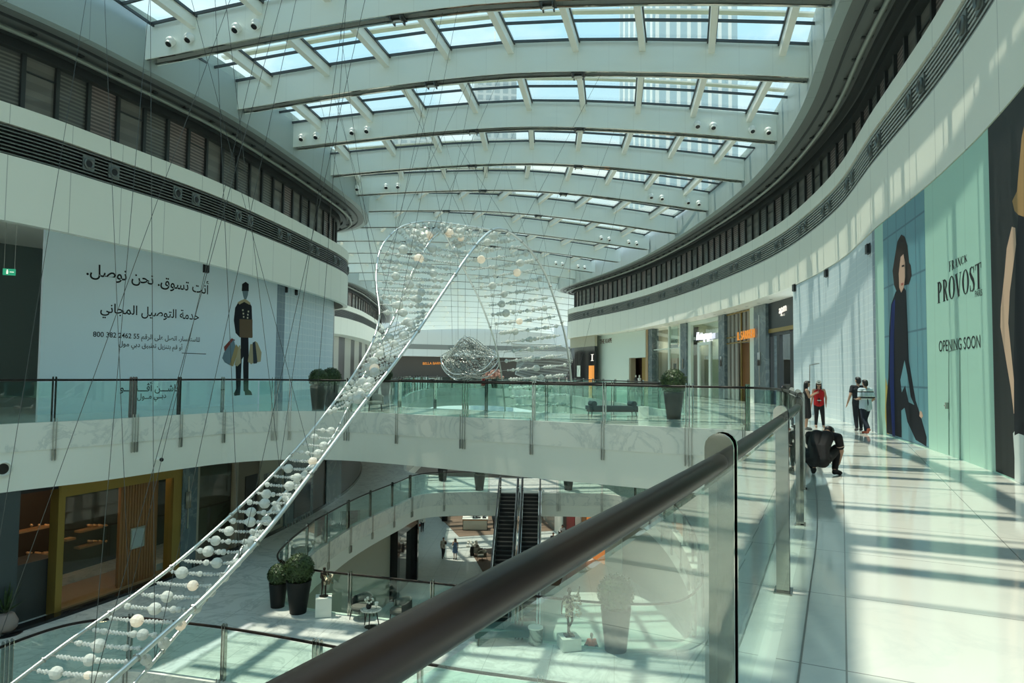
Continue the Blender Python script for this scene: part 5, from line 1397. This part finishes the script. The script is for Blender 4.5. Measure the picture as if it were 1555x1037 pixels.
# bead shapes
def bead_mesh(name, m, n=10):
    mb = MB(); mb.lathe([(0.28, -0.98), (0.62, -0.80), (0.97, -0.36), (1.0, 0.0), (0.97, 0.36), (0.62, 0.80), (0.28, 0.98)], n=n); o = mb.build(name, m); me = o.data; bpy.data.objects.remove(o); return me
BD = bead_mesh('frosted_bead', M['frost']); BW = bead_mesh('frosted_bead', M['frost_warm'])
rnd = random.Random(21); beads = []
def strand(p, q, sag=0.03, ks=1.0, fr=0.13):
    d = q-p; Ln = d.length; n = max(4, int(Ln/0.10)); mb = MB(); ax = d.normalized()
    pos = lambda t: p.lerp(q, t)-Vector((0, 0, sag*4*t*(1-t)))
    mb.cur = 0; mb.tube([pos(k/6)-org for k in range(7)], 0.010, 5)
    mb.cur = 1
    rot = ax.to_track_quat('Z', 'Y').to_matrix()
    big = rnd.uniform(0.25, 0.8); t = 0.10
    mine = []
    while t < 0.93:
        near = abs(t-big) < 0.06
        k = rnd.random()
        if near: r = ks*rnd.uniform(0.120, 0.155); mine.append((pos(t), r)); t += (r*1.3+0.05)/Ln; big = rnd.choice([-1, t+rnd.uniform(0.5, 0.8)])
        elif k < fr: r = ks*rnd.uniform(0.07, 0.09); mine.append((pos(t), r)); t += (r+0.06)/Ln
        else:
            r = ks*rnd.uniform(0.040, 0.060); mb.lathe([(0.006, -r), (r, -r*0.2), (r, r*0.2), (0.006, r)], c=pos(t)-org, n=6, m=rot); t += (r+0.040)/Ln
    o = mb.build('bead_strand', [M['wire'], M['crystal']], sculp, fix=False)
    for c, r in mine: beads.append((c, r, rot, o))
def zone(ra, a0, a1, rb, b0, b1, n, sag=0.03, ks=1.0, fr=0.13):
    i0, i1 = ra.idx(*a0), ra.idx(*a1); j0, j1 = rb.idx(*b0), rb.idx(*b1)
    for k in range(n):
        t = (k+0.5)/n; strand(ra.part(i0, i1, t), rb.part(j0, j1, t), sag, ks, fr)
zone(RA, (30, 1030), (480, 645), RB, (165, 1037), (525, 648), 25, 0.03, 0.86)
zone(RA, (490, 633), (572, 500), RB, (560, 600), (655, 470), 15, 0.03, 1.1, 0.2)
zone(RA, (576, 480), (590, 360), RB, (650, 478), (715, 383), 11, 0.03, 1.25, 0.3)
zone(RA, (600, 352), (740, 348), RC, (640, 389), (690, 378), 13, 0.03, 1.3, 0.35)
zone(RC, (672, 354), (768, 635), RB, (775, 354), (867, 635), 21, 0.03, 1.25, 0.3)
zone(RB, (200, 1005), (480, 708), RC, (215, 1025), (485, 690), 15, 0.01, 0.86)
beads.sort(key=lambda x: -x[1]/max(x[0].y, 1))
rest = MB()
for i, (c, r, rot, o) in enumerate(beads):
    if i < 100:
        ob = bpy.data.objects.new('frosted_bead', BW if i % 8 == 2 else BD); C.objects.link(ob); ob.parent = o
        ob.location = c-org; ob.rotation_euler = rot.to_euler(); ob.scale = (r, r, r*1.02)
    else: rest.lathe([(0.28*r, -0.98*r), (0.97*r, -0.36*r), (0.97*r, 0.36*r), (0.28*r, 0.98*r)], c=c-org, n=8, m=rot)
ro = rest.build('frosted_beads', M['frost'], sculp, fix=False); ro['kind'] = 'stuff'
# suspension cables rising to the roof beams
def roof_point(x, y):
    best = None
    for i in range(4, 16):
        a = Vector(BL[i]); c = Vector(BR[i]); t = (x-a.x)/(c.x-a.x)
        q = beam_pt(i, min(max(t, 0.04), 0.96), -0.02); e = abs(q.y-y)
        if best is None or e < best[0]: best = (e, q)
    return best[1]
for rl, st, off in ((RA, 40, 3), (RB, 42, 8), (RC, 60, 20)):
    for i in range(off, len(rl.p)-6, st):
        p = rl.p[i]
        for s in (-1, 1):
            q = roof_point(p.x+s*rnd.uniform(0.7, 3.8), p.y+rnd.uniform(-2, 5))
            MB().tube([p-org, q-org], 0.0065, 5).build('suspension_cable', M['cable'], sculp)
# two more hung farther down the hall
def wire_cloud(name, label, cx, cy, cz, w, h, dep, seed, n):
    t = thing(name, label, 'sculpture', (cx, cy, cz)); rnd = random.Random(seed)
    f = lambda a, s: Vector((w/2*math.cos(a)*(0.8+0.25*math.sin(2*a+s)), dep/2*math.sin(2*a+s), h/2*math.sin(a)*(0.85+0.2*math.cos(3*a+s))))
    loops = []
    for s in (0.0, 0.9, 2.1): MB().tube([f(2*PI*k/48, s) for k in range(48)], 0.045, 6, closed=True).build('tube', M['tube'], t, smooth=True)
    mb = MB(); bd = MB()
    for k in range(n):
        a = 2*PI*k/n; p = f(a+rnd.uniform(-.3, .3), 0.0)*rnd.uniform(.75, 1.06); q = (f(a+0.7+rnd.uniform(-.5, .5), 2.1) if k % 2 else f(PI-a*1.3+rnd.uniform(-.4, .4), 0.9))*rnd.uniform(.7, 1.08)
        mb.tube([p, p.lerp(q, 0.5)-Vector((0, 0, 0.08)), q], 0.012, 4)
        for j in range(9): bd.lathe([(0.01, -0.05), (0.055, 0), (0.01, 0.05)], c=p.lerp(q, (j+0.7)/10), n=5)
    mb.build('wire_strands', M['wire'], t)['kind'] = 'stuff'; bd.build('small_beads', M['frost'], t)['kind'] = 'stuff'
    cb = MB()
    for k in range(6):
        a = 0.4+k*0.45; MB().tube([f(a, 0.0), Vector((f(a, 0).x*1.4, 0, 13.4-cz))], 0.012, 5).build('suspension_cable', M['cable'], t)
    return t
c1 = at_y(712, 547, 58); wire_cloud('wire_sculpture', 'rounded tangle of silver wires and tiny beads hanging far down the hall', c1.x, 58, c1.z, 4.9, 3.7, 3.2, 3, 230)
c2 = at_y(822, 552, 63); 
t = thing('wire_sculpture', 'wide sloping fan of parallel bead strings hanging right of the silver tangle', 'sculpture', c2)
pa = [(-2.8, 0, 1.9), (-1.0, 0.6, 1.5), (0.9, 0.3, 2.3), (2.6, 0, 1.3)]; pc = [(-2.4, 0, -1.0), (-0.5, 1.0, -1.7), (1.3, 0.6, -1.9), (2.9, 0, -1.6)]; pm = [(-2.2, 1, 0.2), (-0.6, 1.0, 0.6), (1.3, 0.6, 0.9), (2.9, 0, 0.3)]
def bez(P, t):
    a, b, c, d = [Vector(x) for x in P]; return a*(1-t)**3+3*b*t*(1-t)**2+3*c*t*t*(1-t)+d*t**3
for P in (pa, pc, pm): MB().tube([bez(P, k/16) for k in range(17)], 0.045, 6).build('tube', M['tube'], t, smooth=True)
mb = MB(); bd = MB()
for k in range(46):
    u = k/45
    for A_, B_, dl in ((pa, pm, 0.0), (pm, pc, -0.18)):
        p, q = bez(A_, u), bez(B_, min(max(u+dl, 0), 1)); mb.tube([p, q], 0.018, 4)
        for j in range(8): bd.lathe([(0.01, -0.05), (0.05, 0), (0.01, 0.05)], c=p.lerp(q, (j+0.5)/8), n=5)
mb.build('wire_strands', M['wire'], t)['kind'] = 'stuff'; bd.build('small_beads', M['frost'], t)['kind'] = 'stuff'
for u in (0.05, 0.5, 0.95): MB().tube([bez(pa, u), bez(pa, u)+Vector((0.3, 0, 13.2-c2.z-bez(pa, u).z))], 0.012, 5).build('suspension_cable', M['cable'], t)
# ------------------------------------------------------------------ people
def capsules(parts, voxel, name, m, parent=None, smooth_it=4):
    """one continuous skin grown over tapered limbs"""
    mb = MB()
    for pt in parts:
        if pt[0] == 'c':
            _, p, q, r1, r2 = pt; p, q = Vector(p), Vector(q); n = 10
            mb.ball(p, r1, n, 7); mb.ball(q, r2, n, 7); 
            if (q-p).length > 1e-4: mb.tube([p, q], [r1, r2], n)
        else: _, p, r = pt; mb.ball(p, r, 14, 9)
    o = mb.build(name, m, None, fix=True)
    md = o.modifiers.new('skin', 'REMESH'); md.mode = 'VOXEL'; md.voxel_size = voxel; md.use_smooth_shade = True
    sm = o.modifiers.new('relax', 'SMOOTH'); sm.iterations = smooth_it; sm.factor = 0.5
    bpy.context.view_layer.update()
    me = bpy.data.meshes.new_from_object(o.evaluated_get(bpy.context.evaluated_depsgraph_get()))
    old = o.data; o.modifiers.clear(); o.data = me; bpy.data.meshes.remove(old)
    for p in me.polygons: p.use_smooth = True
    if parent is not None: o.parent = parent
    return o
STAND = dict(pel=(0, 0, .95), wai=(0, 0, 1.08), che=(0, 0.0, 1.30), nec=(0, .01, 1.46), hea=(0, -.015, 1.60), shl=(-.175, 0, 1.40), shr=(.175, 0, 1.40), ell=(-.225, .03, 1.12), elr=(.225, .03, 1.12),
             wrl=(-.235, -.05, .88), wrr=(.235, -.05, .88), hil=(-.085, 0, .90), hir=(.085, 0, .90), knl=(-.09, -.01, .49), knr=(.09, -.01, .49), anl=(-.095, .03, .09), anr=(.095, .03, .09), tol=(-.105, -.13, .035), tor=(.105, -.13, .035),
             hdl=(-.03, -.12, -1), hdr=(.03, -.12, -1), face=(0, -1, 0))
def skin_parts(J, f=1.0, fingers=True):
    V = lambda k: Vector(J[k]); P = []
    side_ = (V('shr')-V('shl')).normalized()
    for s in (-1, 1):
        P += [('c', V('pel')+side_*s*.065, V('wai')+side_*s*.055, .105*f, .095*f), ('c', V('wai')+side_*s*.055, V('che')+side_*s*.075, .095*f, .105*f), ('c', V('che')+side_*s*.075, V('nec')+side_*s*.05-Vector((0, 0, .05)), .10*f, .06*f)]
    P += [('c', V('nec')-(V('nec')-V('che'))*.2, V('hea')+(V('nec')-V('hea'))*.3, .055, .05)]
    fd = Vector(J['face']).normalized(); upv = (V('hea')-V('nec')).normalized()
    P += [('b', V('hea')+upv*.025, (.078, .088, .105)), ('c', V('hea')-upv*.055+fd*.035, V('hea')-upv*.06+fd*.05, .045, .036), ('c', V('hea')+fd*.085+upv*.01, V('hea')+fd*.102-upv*.022, .011, .015)]
    lat = fd.cross(upv).normalized()
    for s in (-1, 1): P += [('b', V('hea')+lat*s*.08-fd*.005, (.016, .022, .032))]
    for a in 'lr':
        P += [('c', V('sh'+a), V('el'+a), .056*f, .043*f), ('c', V('el'+a), V('wr'+a), .042*f, .028), ('c', V('nec')-Vector((0, 0, .05)), V('sh'+a), .055*f, .055*f),
              ('c', V('hi'+a), V('kn'+a), .088*f, .058*f), ('c', V('kn'+a), V('an'+a), .056*f, .038), ('c', V('an'+a)-Vector((0, 0, .02)), V('to'+a), .040, .032)]
        w = V('wr'+a); d = Vector(J['hd'+a]).normalized(); sd = d.cross(Vector((0, 1, 0))) if abs(d.y) < .8 else d.cross(Vector((1, 0, 0)))
        n_ = d.cross(sd.normalized()).normalized()          # the four knuckles lie along n_
        k = w+d*.085
        for q in (-1, 0, 1): P.append(('c', w+d*.01+n_*q*.012, k+n_*q*.022, .020, .017))
        if fingers:
            c = Vector(J.get('curl'+a, (0, 0, 0)))
            for q, ln in ((-1.5, .062), (-.5, .078), (.5, .072), (1.5, .055)):
                b0 = k+n_*q*.0185; b1 = b0+d*ln*.55; b2 = b1+(d+c*1.2+fd*0.25).normalized()*ln*.5
                P += [('c', b0, b1, .0095, .009), ('c', b1, b2, .009, .0075)]
            t0 = w+d*.03-n_*.024; t1 = t0+(d*.7-n_*.75).normalized()*.045; P += [('c', t0, t1, .012, .0105), ('c', t1, t1+(d*.95-n_*.2).normalized()*.032, .0105, .009)]
    return P
CL = {}
def cloth(c, r=0.85):
    if c not in CL: CL[c] = principled('cloth', c, r)
    return CL[c]
SK = principled('skin', (0.46, 0.27, 0.185), 0.5); SKL = principled('skin_light', (0.58, 0.37, 0.27), 0.5); HA = principled('black_hair', (0.012, 0.010, 0.010), 0.45)
def person(label, loc, rz, J=None, height=1.72, top=None, trousers=None, dress=None, shoes=(0.03, 0.03, 0.03), hair='short', skin=SK, sleeve=0.5, voxel=0.0085, f=1.0, cap=None, glasses=False, extra=None, detail=True):
    """top: (colour, hem below waist); sleeve: share of the upper arm covered, > 1 reaches down the forearm"""
    j = dict(STAND); j.update(J or {})
    k = height/1.72
    t = thing('person', label, 'person', loc, rz); t.scale = (k, k, k)
    V = lambda q: Vector(j[q])
    body = capsules(skin_parts(j, f, detail), voxel, 'body', skin, t)
    side_ = (V('shr')-V('shl')).normalized(); g = .016
    if top:
        P = []; hem = V('pel')+(V('pel')-V('wai'))*top[1]
        for s in (-1, 1):
            P += [('c', hem+side_*s*.065, V('wai')+side_*s*.062, .112*f+g, .10*f+g), ('c', V('wai')+side_*s*.062, V('che')+side_*s*.078, .10*f+g, .108*f+g), ('c', V('che')+side_*s*.078, V('nec')+side_*s*.05-Vector((0, 0, .06)), .104*f+g, .062*f+g*.6)]
        for a in 'lr':
            if sleeve > 0:
                P += [('c', V('nec')+side_*(-.06 if a == 'l' else .06)-Vector((0, 0, .06)), V('sh'+a), .062*f+g*.4, .060*f+g)]
                e = V('sh'+a).lerp(V('el'+a), min(sleeve, 1)); P += [('c', V('sh'+a), e, .058*f+g, .050*f+g)]
                if sleeve > 1: P += [('c', V('el'+a), V('el'+a).lerp(V('wr'+a), sleeve-1), .05*f+g, .036+g)]
        so_ = capsules(P, voxel*1.2, 'shirt', top[0] if not isinstance(top[0], tuple) else cloth(top[0]), t)
    if trousers:
        P = []
        for s, a in ((-1, 'l'), (1, 'r')):
            P += [('c', V('pel')+side_*s*.062, V('hi'+a), .112*f+g*.6, .098*f+g*.6), ('c', V('hi'+a), V('kn'+a), .096*f+g*.6, .062*f+g), ('c', V('kn'+a), V('kn'+a).lerp(V('an'+a), .93), .060*f+g, .045+g*.6)]
        P += [('c', V('pel')-side_*.06, V('pel')+side_*.06, .115*f, .115*f), ('c', V('pel'), V('wai'), .118*f, .112*f)]
        capsules(P, voxel*1.2, 'trousers', cloth(trousers), t)
    if dress:
        P = []; c, zhem, flare = dress
        for s in (-1, 1):
            P += [('c', V('wai')+side_*s*.055, V('che')+side_*s*.075, .10*f+g, .106*f+g), ('c', V('che')+side_*s*.075, V('nec')+side_*s*.07-Vector((0, 0, .07)), .10*f+g, .05)]
            for yy in (-.05, .06): P += [('c', V('wai')+side_*s*.05, Vector((V('pel').x+s*flare, V('pel').y+yy, zhem)), .105*f+g, .10)]
        P += [('c', V('wai'), Vector((V('pel').x, V('pel').y, zhem)), .11, .14)]
        capsules(P, voxel*1.2, 'dress', cloth(c), t, 6)
    for a in 'lr':
        P = [('c', V('an'+a)-Vector((0, 0, .025)), V('to'+a), .050, .041), ('b', V('an'+a)+Vector((0, .015, -.045)), (.048, .058, .042))]
        capsules(P, voxel*1.2, 'shoe', cloth(shoes), t)
    fd = Vector(j['face']).normalized(); upv = (V('hea')-V('nec')).normalized(); lat = fd.cross(upv).normalized(); H = V('hea')
    if hair:
        P = [('b', H+upv*.045-fd*.022, (.086, .092, .096)), ('b', H+upv*.095+fd*.02, (.072, .078, .045)), ('b', H-fd*.045-upv*.01, (.076, .060, .085))]
        if hair == 'long':
            for s in (-1, 0, 1): P += [('c', H-fd*.06+lat*s*.05+upv*.03, H-fd*.085+lat*s*.075-Vector((0, 0, .30)), .055, .035)]
            for s in (-1, 1): P += [('c', H+lat*s*.075+upv*.05, H+lat*s*.085-Vector((0, 0, .20)), .028, .024)]
        capsules(P, voxel*1.2, 'hair', HA, t)
    eyes = MB()
    for s in (-1, 1):
        mb = MB().ball(H+fd*.078+lat*s*.032+upv*.022, (.014, .014, .009), 8, 6); mb.build('eye', M['gloss_black'], t, smooth=True)
    MB().tube([H+fd*.083-lat*.022-upv*.052, H+fd*.092-upv*.053, H+fd*.083+lat*.022-upv*.052], .006, 6).build('mouth', K['lip'], t, smooth=True)
    if glasses:
        mb = MB()
        for s in (-1, 1): mb.ball(H+fd*.090+lat*s*.034+upv*.022, (.032, .016, .024), 10, 6)
        mb.tube([H+fd*.092-lat*.06+upv*.028, H+fd*.098+upv*.028, H+fd*.092+lat*.06+upv*.028], .005, 6); mb.build('sunglasses', M['gloss_black'], t, smooth=True)
    if cap:
        o = capsules([('b', H+upv*.098-fd*.012, (.096, .106, .082)), ('c', H+upv*.062+fd*.08-lat*.035, H+upv*.048+fd*.145-lat*.02, .014, .010), ('c', H+upv*.062+fd*.08+lat*.035, H+upv*.048+fd*.145+lat*.02, .014, .010), ('c', H+upv*.062+fd*.08, H+upv*.048+fd*.150, .014, .010)], voxel, 'cap', cloth(cap), t)
    if extra: extra(t, j, V)
    return t
# crouching man fastening his shoe
def white_piping(t, j, V):
    c = V('shr').lerp(V('elr'), .62); d = (V('elr')-V('shr')).normalized(); q = d.to_track_quat('Z', 'Y').to_matrix()
    MB().lathe([(.070, -.006), (.0725, 0), (.070, .006)], c=c, n=20, m=q).build('sleeve_piping', cloth((0.7, 0.5, 0.42)), t)
person('crouching man in black polo and trousers fastening his shoe beside the near railing', at_z(1246, 723, 0)+Vector((.10, .1, 0)), math.radians(-16),
       dict(pel=(-.10, -.12, .33), wai=(-.09, -.06, .47), che=(-.01, .12, .66), nec=(.10, .27, .745), hea=(.155, .40, .735), face=(.15, .65, -.75), shl=(-.20, .17, .68), shr=(.27, .17, .66), ell=(-.18, .38, .48), elr=(.33, .24, .41), wrl=(.08, .44, .26), wrr=(.29, .28, .185),
            hdl=(.7, 0, -.6), hdr=(-.45, .15, -.8), hil=(-.24, -.11, .31), hir=(.02, -.10, .31), knl=(-.31, .26, .40), knr=(.27, .32, .45), anl=(-.17, -.06, .13), anr=(.19, .05, .10), tol=(-.15, .12, .045), tor=(.29, .16, .035), curlr=(-.3, 0, -.3)),
       height=1.70, top=((0.010, 0.010, 0.012), .35), trousers=(0.008, 0.008, 0.010), shoes=(0.02, 0.02, 0.022), sleeve=.66, f=1.05, extra=white_piping)
# woman in red
def bag_wr(t, j, V):
    MB().lathe([(.034, -.012), (.036, .012)], c=V('wrl')+Vector((0, 0, .03)), n=14).build('bracelet', K['gold'], t)
    MB().bar(V('pel')+Vector((-.07, -.125, .07)), V('pel')+Vector((.07, -.125, .07)), .02, .035).build('belt_buckle', M['steel'], t)
person('woman in red vest, black trousers, white cap and sunglasses facing the camera', at_z(1244, 649, 0), math.radians(-20),
       dict(knr=(.12, -.03, .49), anr=(.15, .0, .09), tor=(.17, -.15, .035), anl=(-.11, .03, .09), wrl=(-.27, -.03, .86), elr=(.25, .05, 1.12), wrr=(.235, -.08, .89), nec=(0, .01, 1.46)),
       height=1.56, top=((0.42, 0.008, 0.012), .55), trousers=(0.010, 0.010, 0.013), shoes=(0.30, 0.20, 0.15), hair='long', skin=SK, sleeve=0, cap=(0.75, 0.73, 0.64), glasses=True, extra=bag_wr)
def phone(t, j, V):
    MB().bar(V('wrr')+Vector((-.03, -.13, .02)), V('wrr')+Vector((-.03, -.13, .16)), .075, .012, (0, 1, 0)).build('phone', M['gloss_black'], t)
person('woman in a black sleeveless dress holding up a phone, half behind the railing posts', at_z(1225, 653, 0)+Vector((0.05, .1, 0)), math.radians(70),
       dict(ell=(-.20, -.08, 1.16), elr=(.20, -.10, 1.16), wrl=(-.07, -.26, 1.27), wrr=(.07, -.27, 1.30), hdl=(.3, -.8, .3), hdr=(-.2, -.8, .4)),
       height=1.58, dress=((0.018, 0.018, 0.02), .50, .17), shoes=(0.2, 0.19, 0.18), hair='long', skin=SK, extra=phone)
# two walkers going away
person('man in black shirt and dark trousers walking away along the patterned hoarding', at_z(1304, 654, 0), PI+math.radians(-12),
       dict(ell=(-.24, .05, 1.12), wrl=(-.25, -.08, .90), elr=(.27, .10, 1.13), wrr=(.33, .03, .89), hdr=(.25, -.25, -.9), knl=(-.09, -.10, .50), anl=(-.09, -.06, .09), tol=(-.1, -.22, .035), knr=(.09, .02, .49), anr=(.09, .14, .10), tor=(.09, .0, .03), face=(.35, -1, 0)),
       height=1.72, top=((0.015, 0.018, 0.024), .5), trousers=(0.012, 0.014, 0.02), shoes=(0.05, 0.05, 0.055), sleeve=.55)
M['stripes'] = principled('striped_jersey', (0.5, 0.6, 0.66), 0.85); b_, p_ = nb_of(M['stripes'])
zz = b_.sep(coords(b_, 'Object'))[2]
in_ = lambda lo, hi: b_.math('MULTIPLY', b_.math('GREATER_THAN', zz, lo), b_.math('LESS_THAN', zz, hi))
c_ = b_.mix(b_.math('MAXIMUM', in_(1.14, 1.19), in_(1.33, 1.365)), (0.50, 0.62, 0.70), (0.03, 0.035, 0.045))
c_ = b_.mix(b_.math('MAXIMUM', b_.math('MAXIMUM', in_(1.19, 1.21), in_(1.10, 1.14)), in_(1.365, 1.39)), c_, (0.75, 0.78, 0.76)); b_.put(p_.inputs['Base Color'], c_)
person('man in blue and white striped jersey with dark stripes, walking away mid-stride in red shoes', at_z(1315, 659, 0), PI+math.radians(8),
       dict(ell=(-.25, .06, 1.12), wrl=(-.27, -.16, 1.02), elr=(.25, .06, 1.13), wrr=(.20, -.17, 1.10), hdl=(-.1, -.9, -.2), hdr=(-.3, -.8, .1), knl=(-.06, -.12, .50), anl=(-.04, -.06, .09), tol=(-.05, -.22, .035), knr=(.09, .03, .50), anr=(.09, .26, .20), tor=(.10, .23, .07)),
       height=1.64, top=(M['stripes'], .75), trousers=(0.012, 0.018, 0.035), shoes=(0.30, 0.08, 0.05), sleeve=.75, f=1.08)
# ground floor
far = dict(voxel=0.014)
walk = dict(knl=(-.09, -.12, .50), anl=(-.09, -.12, .09), tol=(-.1, -.28, .035), knr=(.09, .04, .49), anr=(.09, .2, .12), tor=(.09, .08, .03))
def handbag(t, j, V):
    p = V('wrl')+Vector((0, -.02, -.28)); MB().box(p, (.10, .28, .22)).build('handbag', cloth((0.25, 0.03, 0.02)), t); MB().tube([p+Vector((0, -.1, .1)), p+Vector((0, -.05, .2)), p+Vector((0, .05, .2)), p+Vector((0, .1, .1))], .008, 6).build('bag_strap', cloth((0.25, 0.03, 0.02)), t)
person('man in white shirt and dark trousers walking with a red bag on the ground floor', at_z(641, 807, L0Z), 0.2, walk, top=((0.6, 0.6, 0.55), .4), trousers=(0.015, 0.015, 0.02), sleeve=1.8, extra=lambda t, j, V: handbag(t, j, V), **far)
def clutch(t, j, V): MB().box(V('wrr')+Vector((.05, -.05, -.10)), (.14, .26, .18)).build('handbag', cloth((0.02, 0.02, 0.02)), t)
person('person in pale top and black trousers with a black handbag walking on the ground floor', at_z(673, 847, L0Z), 0.3, dict(walk, elr=(.24, -.05, 1.15), wrr=(.10, -.14, 1.40), hdr=(-.3, -.1, .9)), height=1.6, top=((0.62, 0.58, 0.50), .6), trousers=(0.02, 0.02, 0.025), sleeve=.6, extra=clutch, hair='short', **far)
person('woman in a short blue dress with long dark hair on the ground floor', at_z(691, 849, L0Z), -0.2, dict(ell=(-.22, -.06, 1.14), wrl=(-.09, -.14, 1.40), hdl=(.3, 0, .9)), height=1.62, dress=((0.20, 0.32, 0.55), .62, .13), hair='long', skin=SKL, shoes=(.05, .04, .04), **far)
person('dark-clad person standing beside the ground-floor kiosk by the escalator', at_z(751, 803, L0Z), 0.4, None, top=((0.07, 0.09, 0.10), .8), trousers=(0.03, 0.035, 0.04), sleeve=1.8, **far)
sit = dict(pel=(0, .05, .48), wai=(0, .07, .62), che=(0, .04, .86), nec=(0, .03, 1.02), hea=(0, .0, 1.16), shl=(-.175, .03, .96), shr=(.175, .03, .96), ell=(-.24, -.06, .72), elr=(.24, -.06, .72), wrl=(-.12, -.25, .66), wrr=(.12, -.25, .66), hdl=(.2, -.9, -.2), hdr=(-.2, -.9, -.2), hil=(-.09, .02, .47), hir=(.09, .02, .47), knl=(-.11, -.42, .50), knr=(.11, -.42, .50), anl=(-.11, -.42, .09), anr=(.11, -.42, .09), tol=(-.11, -.58, .035), tor=(.11, -.58, .035))
# seats with sitters on the ground floor
for x, y, c, lab in ((900, 972, (0.65, 0.10, 0.05), 'person in an orange-red top seated on the ground floor behind the grey pot'), (840, 818, (0.03, 0.03, 0.04), 'dark-clad person seated right of the escalators on the ground floor'), (852, 815, (0.16, 0.03, 0.03), 'person in dark red seated among the tables right of the escalators'), (854, 805, (0.7, 0.7, 0.68), 'person in white seated before the red shopfront panel')):
    if (x, y) == (900, 972): loc = at_y(x, y, 36.0); loc = Vector((loc.x, 36.0, L0Z)); loc = Vector(((900-777.5)/FPX*36.2, 36.0, L0Z))
    else: loc = at_z(x, y+14, L0Z)
    armchair(loc+Vector((0, .06, 0)), PI, 'chair under the '+lab.split(' seated')[0]+' on the ground floor', 'fabric_dark', 'fabric')
    person(lab, loc, 0.0 if y < 900 else PI, sit, top=(c, .2), trousers=(0.03, 0.03, 0.035), sleeve=1.6, **far)
person('woman in a dark red dress standing beyond the bridge by pink flowers', Vector((-3.55, 86.5, 0)), 0.3, None, dress=((0.22, 0.01, 0.015), .3, .2), hair='long', height=1.75, **far)
fl = thing('flower_arrangement', 'large pink flower arrangement far beyond the bridge', 'flowers', (-2.2, 87.2, 0))
MB().lathe([(0.3, 0), (0.45, 0.5), (0.35, 1.0)], n=16).build('vase', M['pot'], fl, smooth='auto'); mb = MB(); rnd = random.Random(9)
for k in range(60):
    a = rnd.random()*6.28; r = rnd.random()**.5; mb.ball((r*1.1*math.cos(a), r*.8*math.sin(a), 1.2+rnd.random()*1.0), .17, 7, 5)
mb.build('blossoms', principled('pink_blossom', (0.55, 0.30, 0.24), 0.7), fl, smooth=True)

# ------------------------------------------------------------------ bronze statues on white plinths
M['statue'] = principled('dark_bronze', (0.045, 0.035, 0.028), 0.35, 0.8); M['oldgold'] = principled('pale_bronze', (0.42, 0.38, 0.27), 0.45, 0.5)
def plinth(x, y, label, w, h):
    p = at_z(x, y, L1Z); t = thing('plinth', label, 'plinth', p, 0.25)
    MB().box((0, 0, h/2), (w, w, h-0.02)).build('block', M['white'], t); MB().box((0, 0, h-0.005), (w+.004, w+.004, .012)).build('top', M['white'], t); return p, h
p, h = plinth(491, 934, 'white square plinth under the small dark statue by the potted bushes', .52, .62)
t = thing('statue', 'small dark bronze statue holding a crumpled sheet on a white plinth', 'statue', p+Vector((0, 0, h)), 0.3); t.scale = (.56, .56, .56)
J = dict(STAND); J.update(ell=(-.2, -.12, 1.15), wrl=(.0, -.25, 1.0), hdl=(.6, -.3, 0), elr=(.3, -.05, 1.2), wrr=(.32, -.28, 1.15), hdr=(0, -.8, .3), anl=(-.13, .08, .09), tol=(-.14, -.08, .035))
capsules(skin_parts(J, .92, False), .012, 'figure', M['statue'], t); capsules([('b', (0, -.03, 1.66), (.08, .085, .07)), ('c', (0, .06, 1.62), (0, .12, 1.55), .05, .04)], .012, 'hair', M['statue'], t)
mb = MB(); rnd = random.Random(2)
for k in range(40):
    c = Vector((.22+rnd.uniform(-.22, .25), -.22+rnd.uniform(-.12, .12), 1.08+rnd.uniform(-.32, .3))); a = Vector((rnd.uniform(-1, 1), rnd.uniform(-1, 1), rnd.uniform(-1, 1)))*.13; b2 = Vector((rnd.uniform(-1, 1), rnd.uniform(-1, 1), rnd.uniform(-1, 1)))*.10
    mb.add([c-a, c+b2, c+a, c-b2], [(0, 1, 2, 3)])
mb.build('crumpled_sheet', M['oldgold'], t, fix=False); MB().lathe([(.26, 0), (.26, .05)], n=20).build('base', M['statue'], t)
p, h = plinth(864, 984, 'white low plinth under the winged statue behind the near glass', .58, .36)
t = thing('statue', 'slender bronze statue with a wide leafy pale wing seen through the near glass', 'statue', p+Vector((0, 0, h)), 0.2); t.scale = (.82, .82, .82)
J = dict(STAND); J.update(ell=(-.26, .02, 1.15), wrl=(-.30, -.04, .90), elr=(.30, -.02, 1.38), wrr=(.36, -.05, 1.66), hdr=(.1, 0, 1), knl=(-.03, 0, .49), anl=(-.02, .03, .09), tol=(-.02, -.13, .035), knr=(.10, -.05, .55), anr=(.0, .05, .25), tor=(.0, -.1, .17))
capsules(skin_parts(J, .75, False), .012, 'figure', M['statue'], t); MB().box((0, 0, .02), (.34, .34, .05)).build('base', M['statue'], t)
mb = MB()
for k in range(150):
    u, v = rnd.random(), rnd.random(); c = Vector((-.15+u*.62-.12*v, -.10+rnd.uniform(-.07, .07), .72+v*.55+u*.42*v)); a = Vector((rnd.uniform(-1, 1), rnd.uniform(-.6, .6), rnd.uniform(-1, 1)))*.075; b2 = Vector((rnd.uniform(-1, 1), rnd.uniform(-.6, .6), rnd.uniform(-1, 1)))*.055
    mb.add([c-a, c+b2, c+a, c-b2], [(0, 1, 2, 3)])
mb.build('leafy_wing', M['oldgold'], t, fix=False)
tower(46, 190, 26, 20, 145, 0.3, 'tall pale striped tower seen through the roof glass at the upper right', fa)
tower(-10, 330, 20, 20, 170, 0.1, 'slim far tower with a mast seen through the roof glass', fb)
tower(-45, 300, 18, 18, 120, 0.2, 'second far tower left of the slim one through the roof glass', fb)
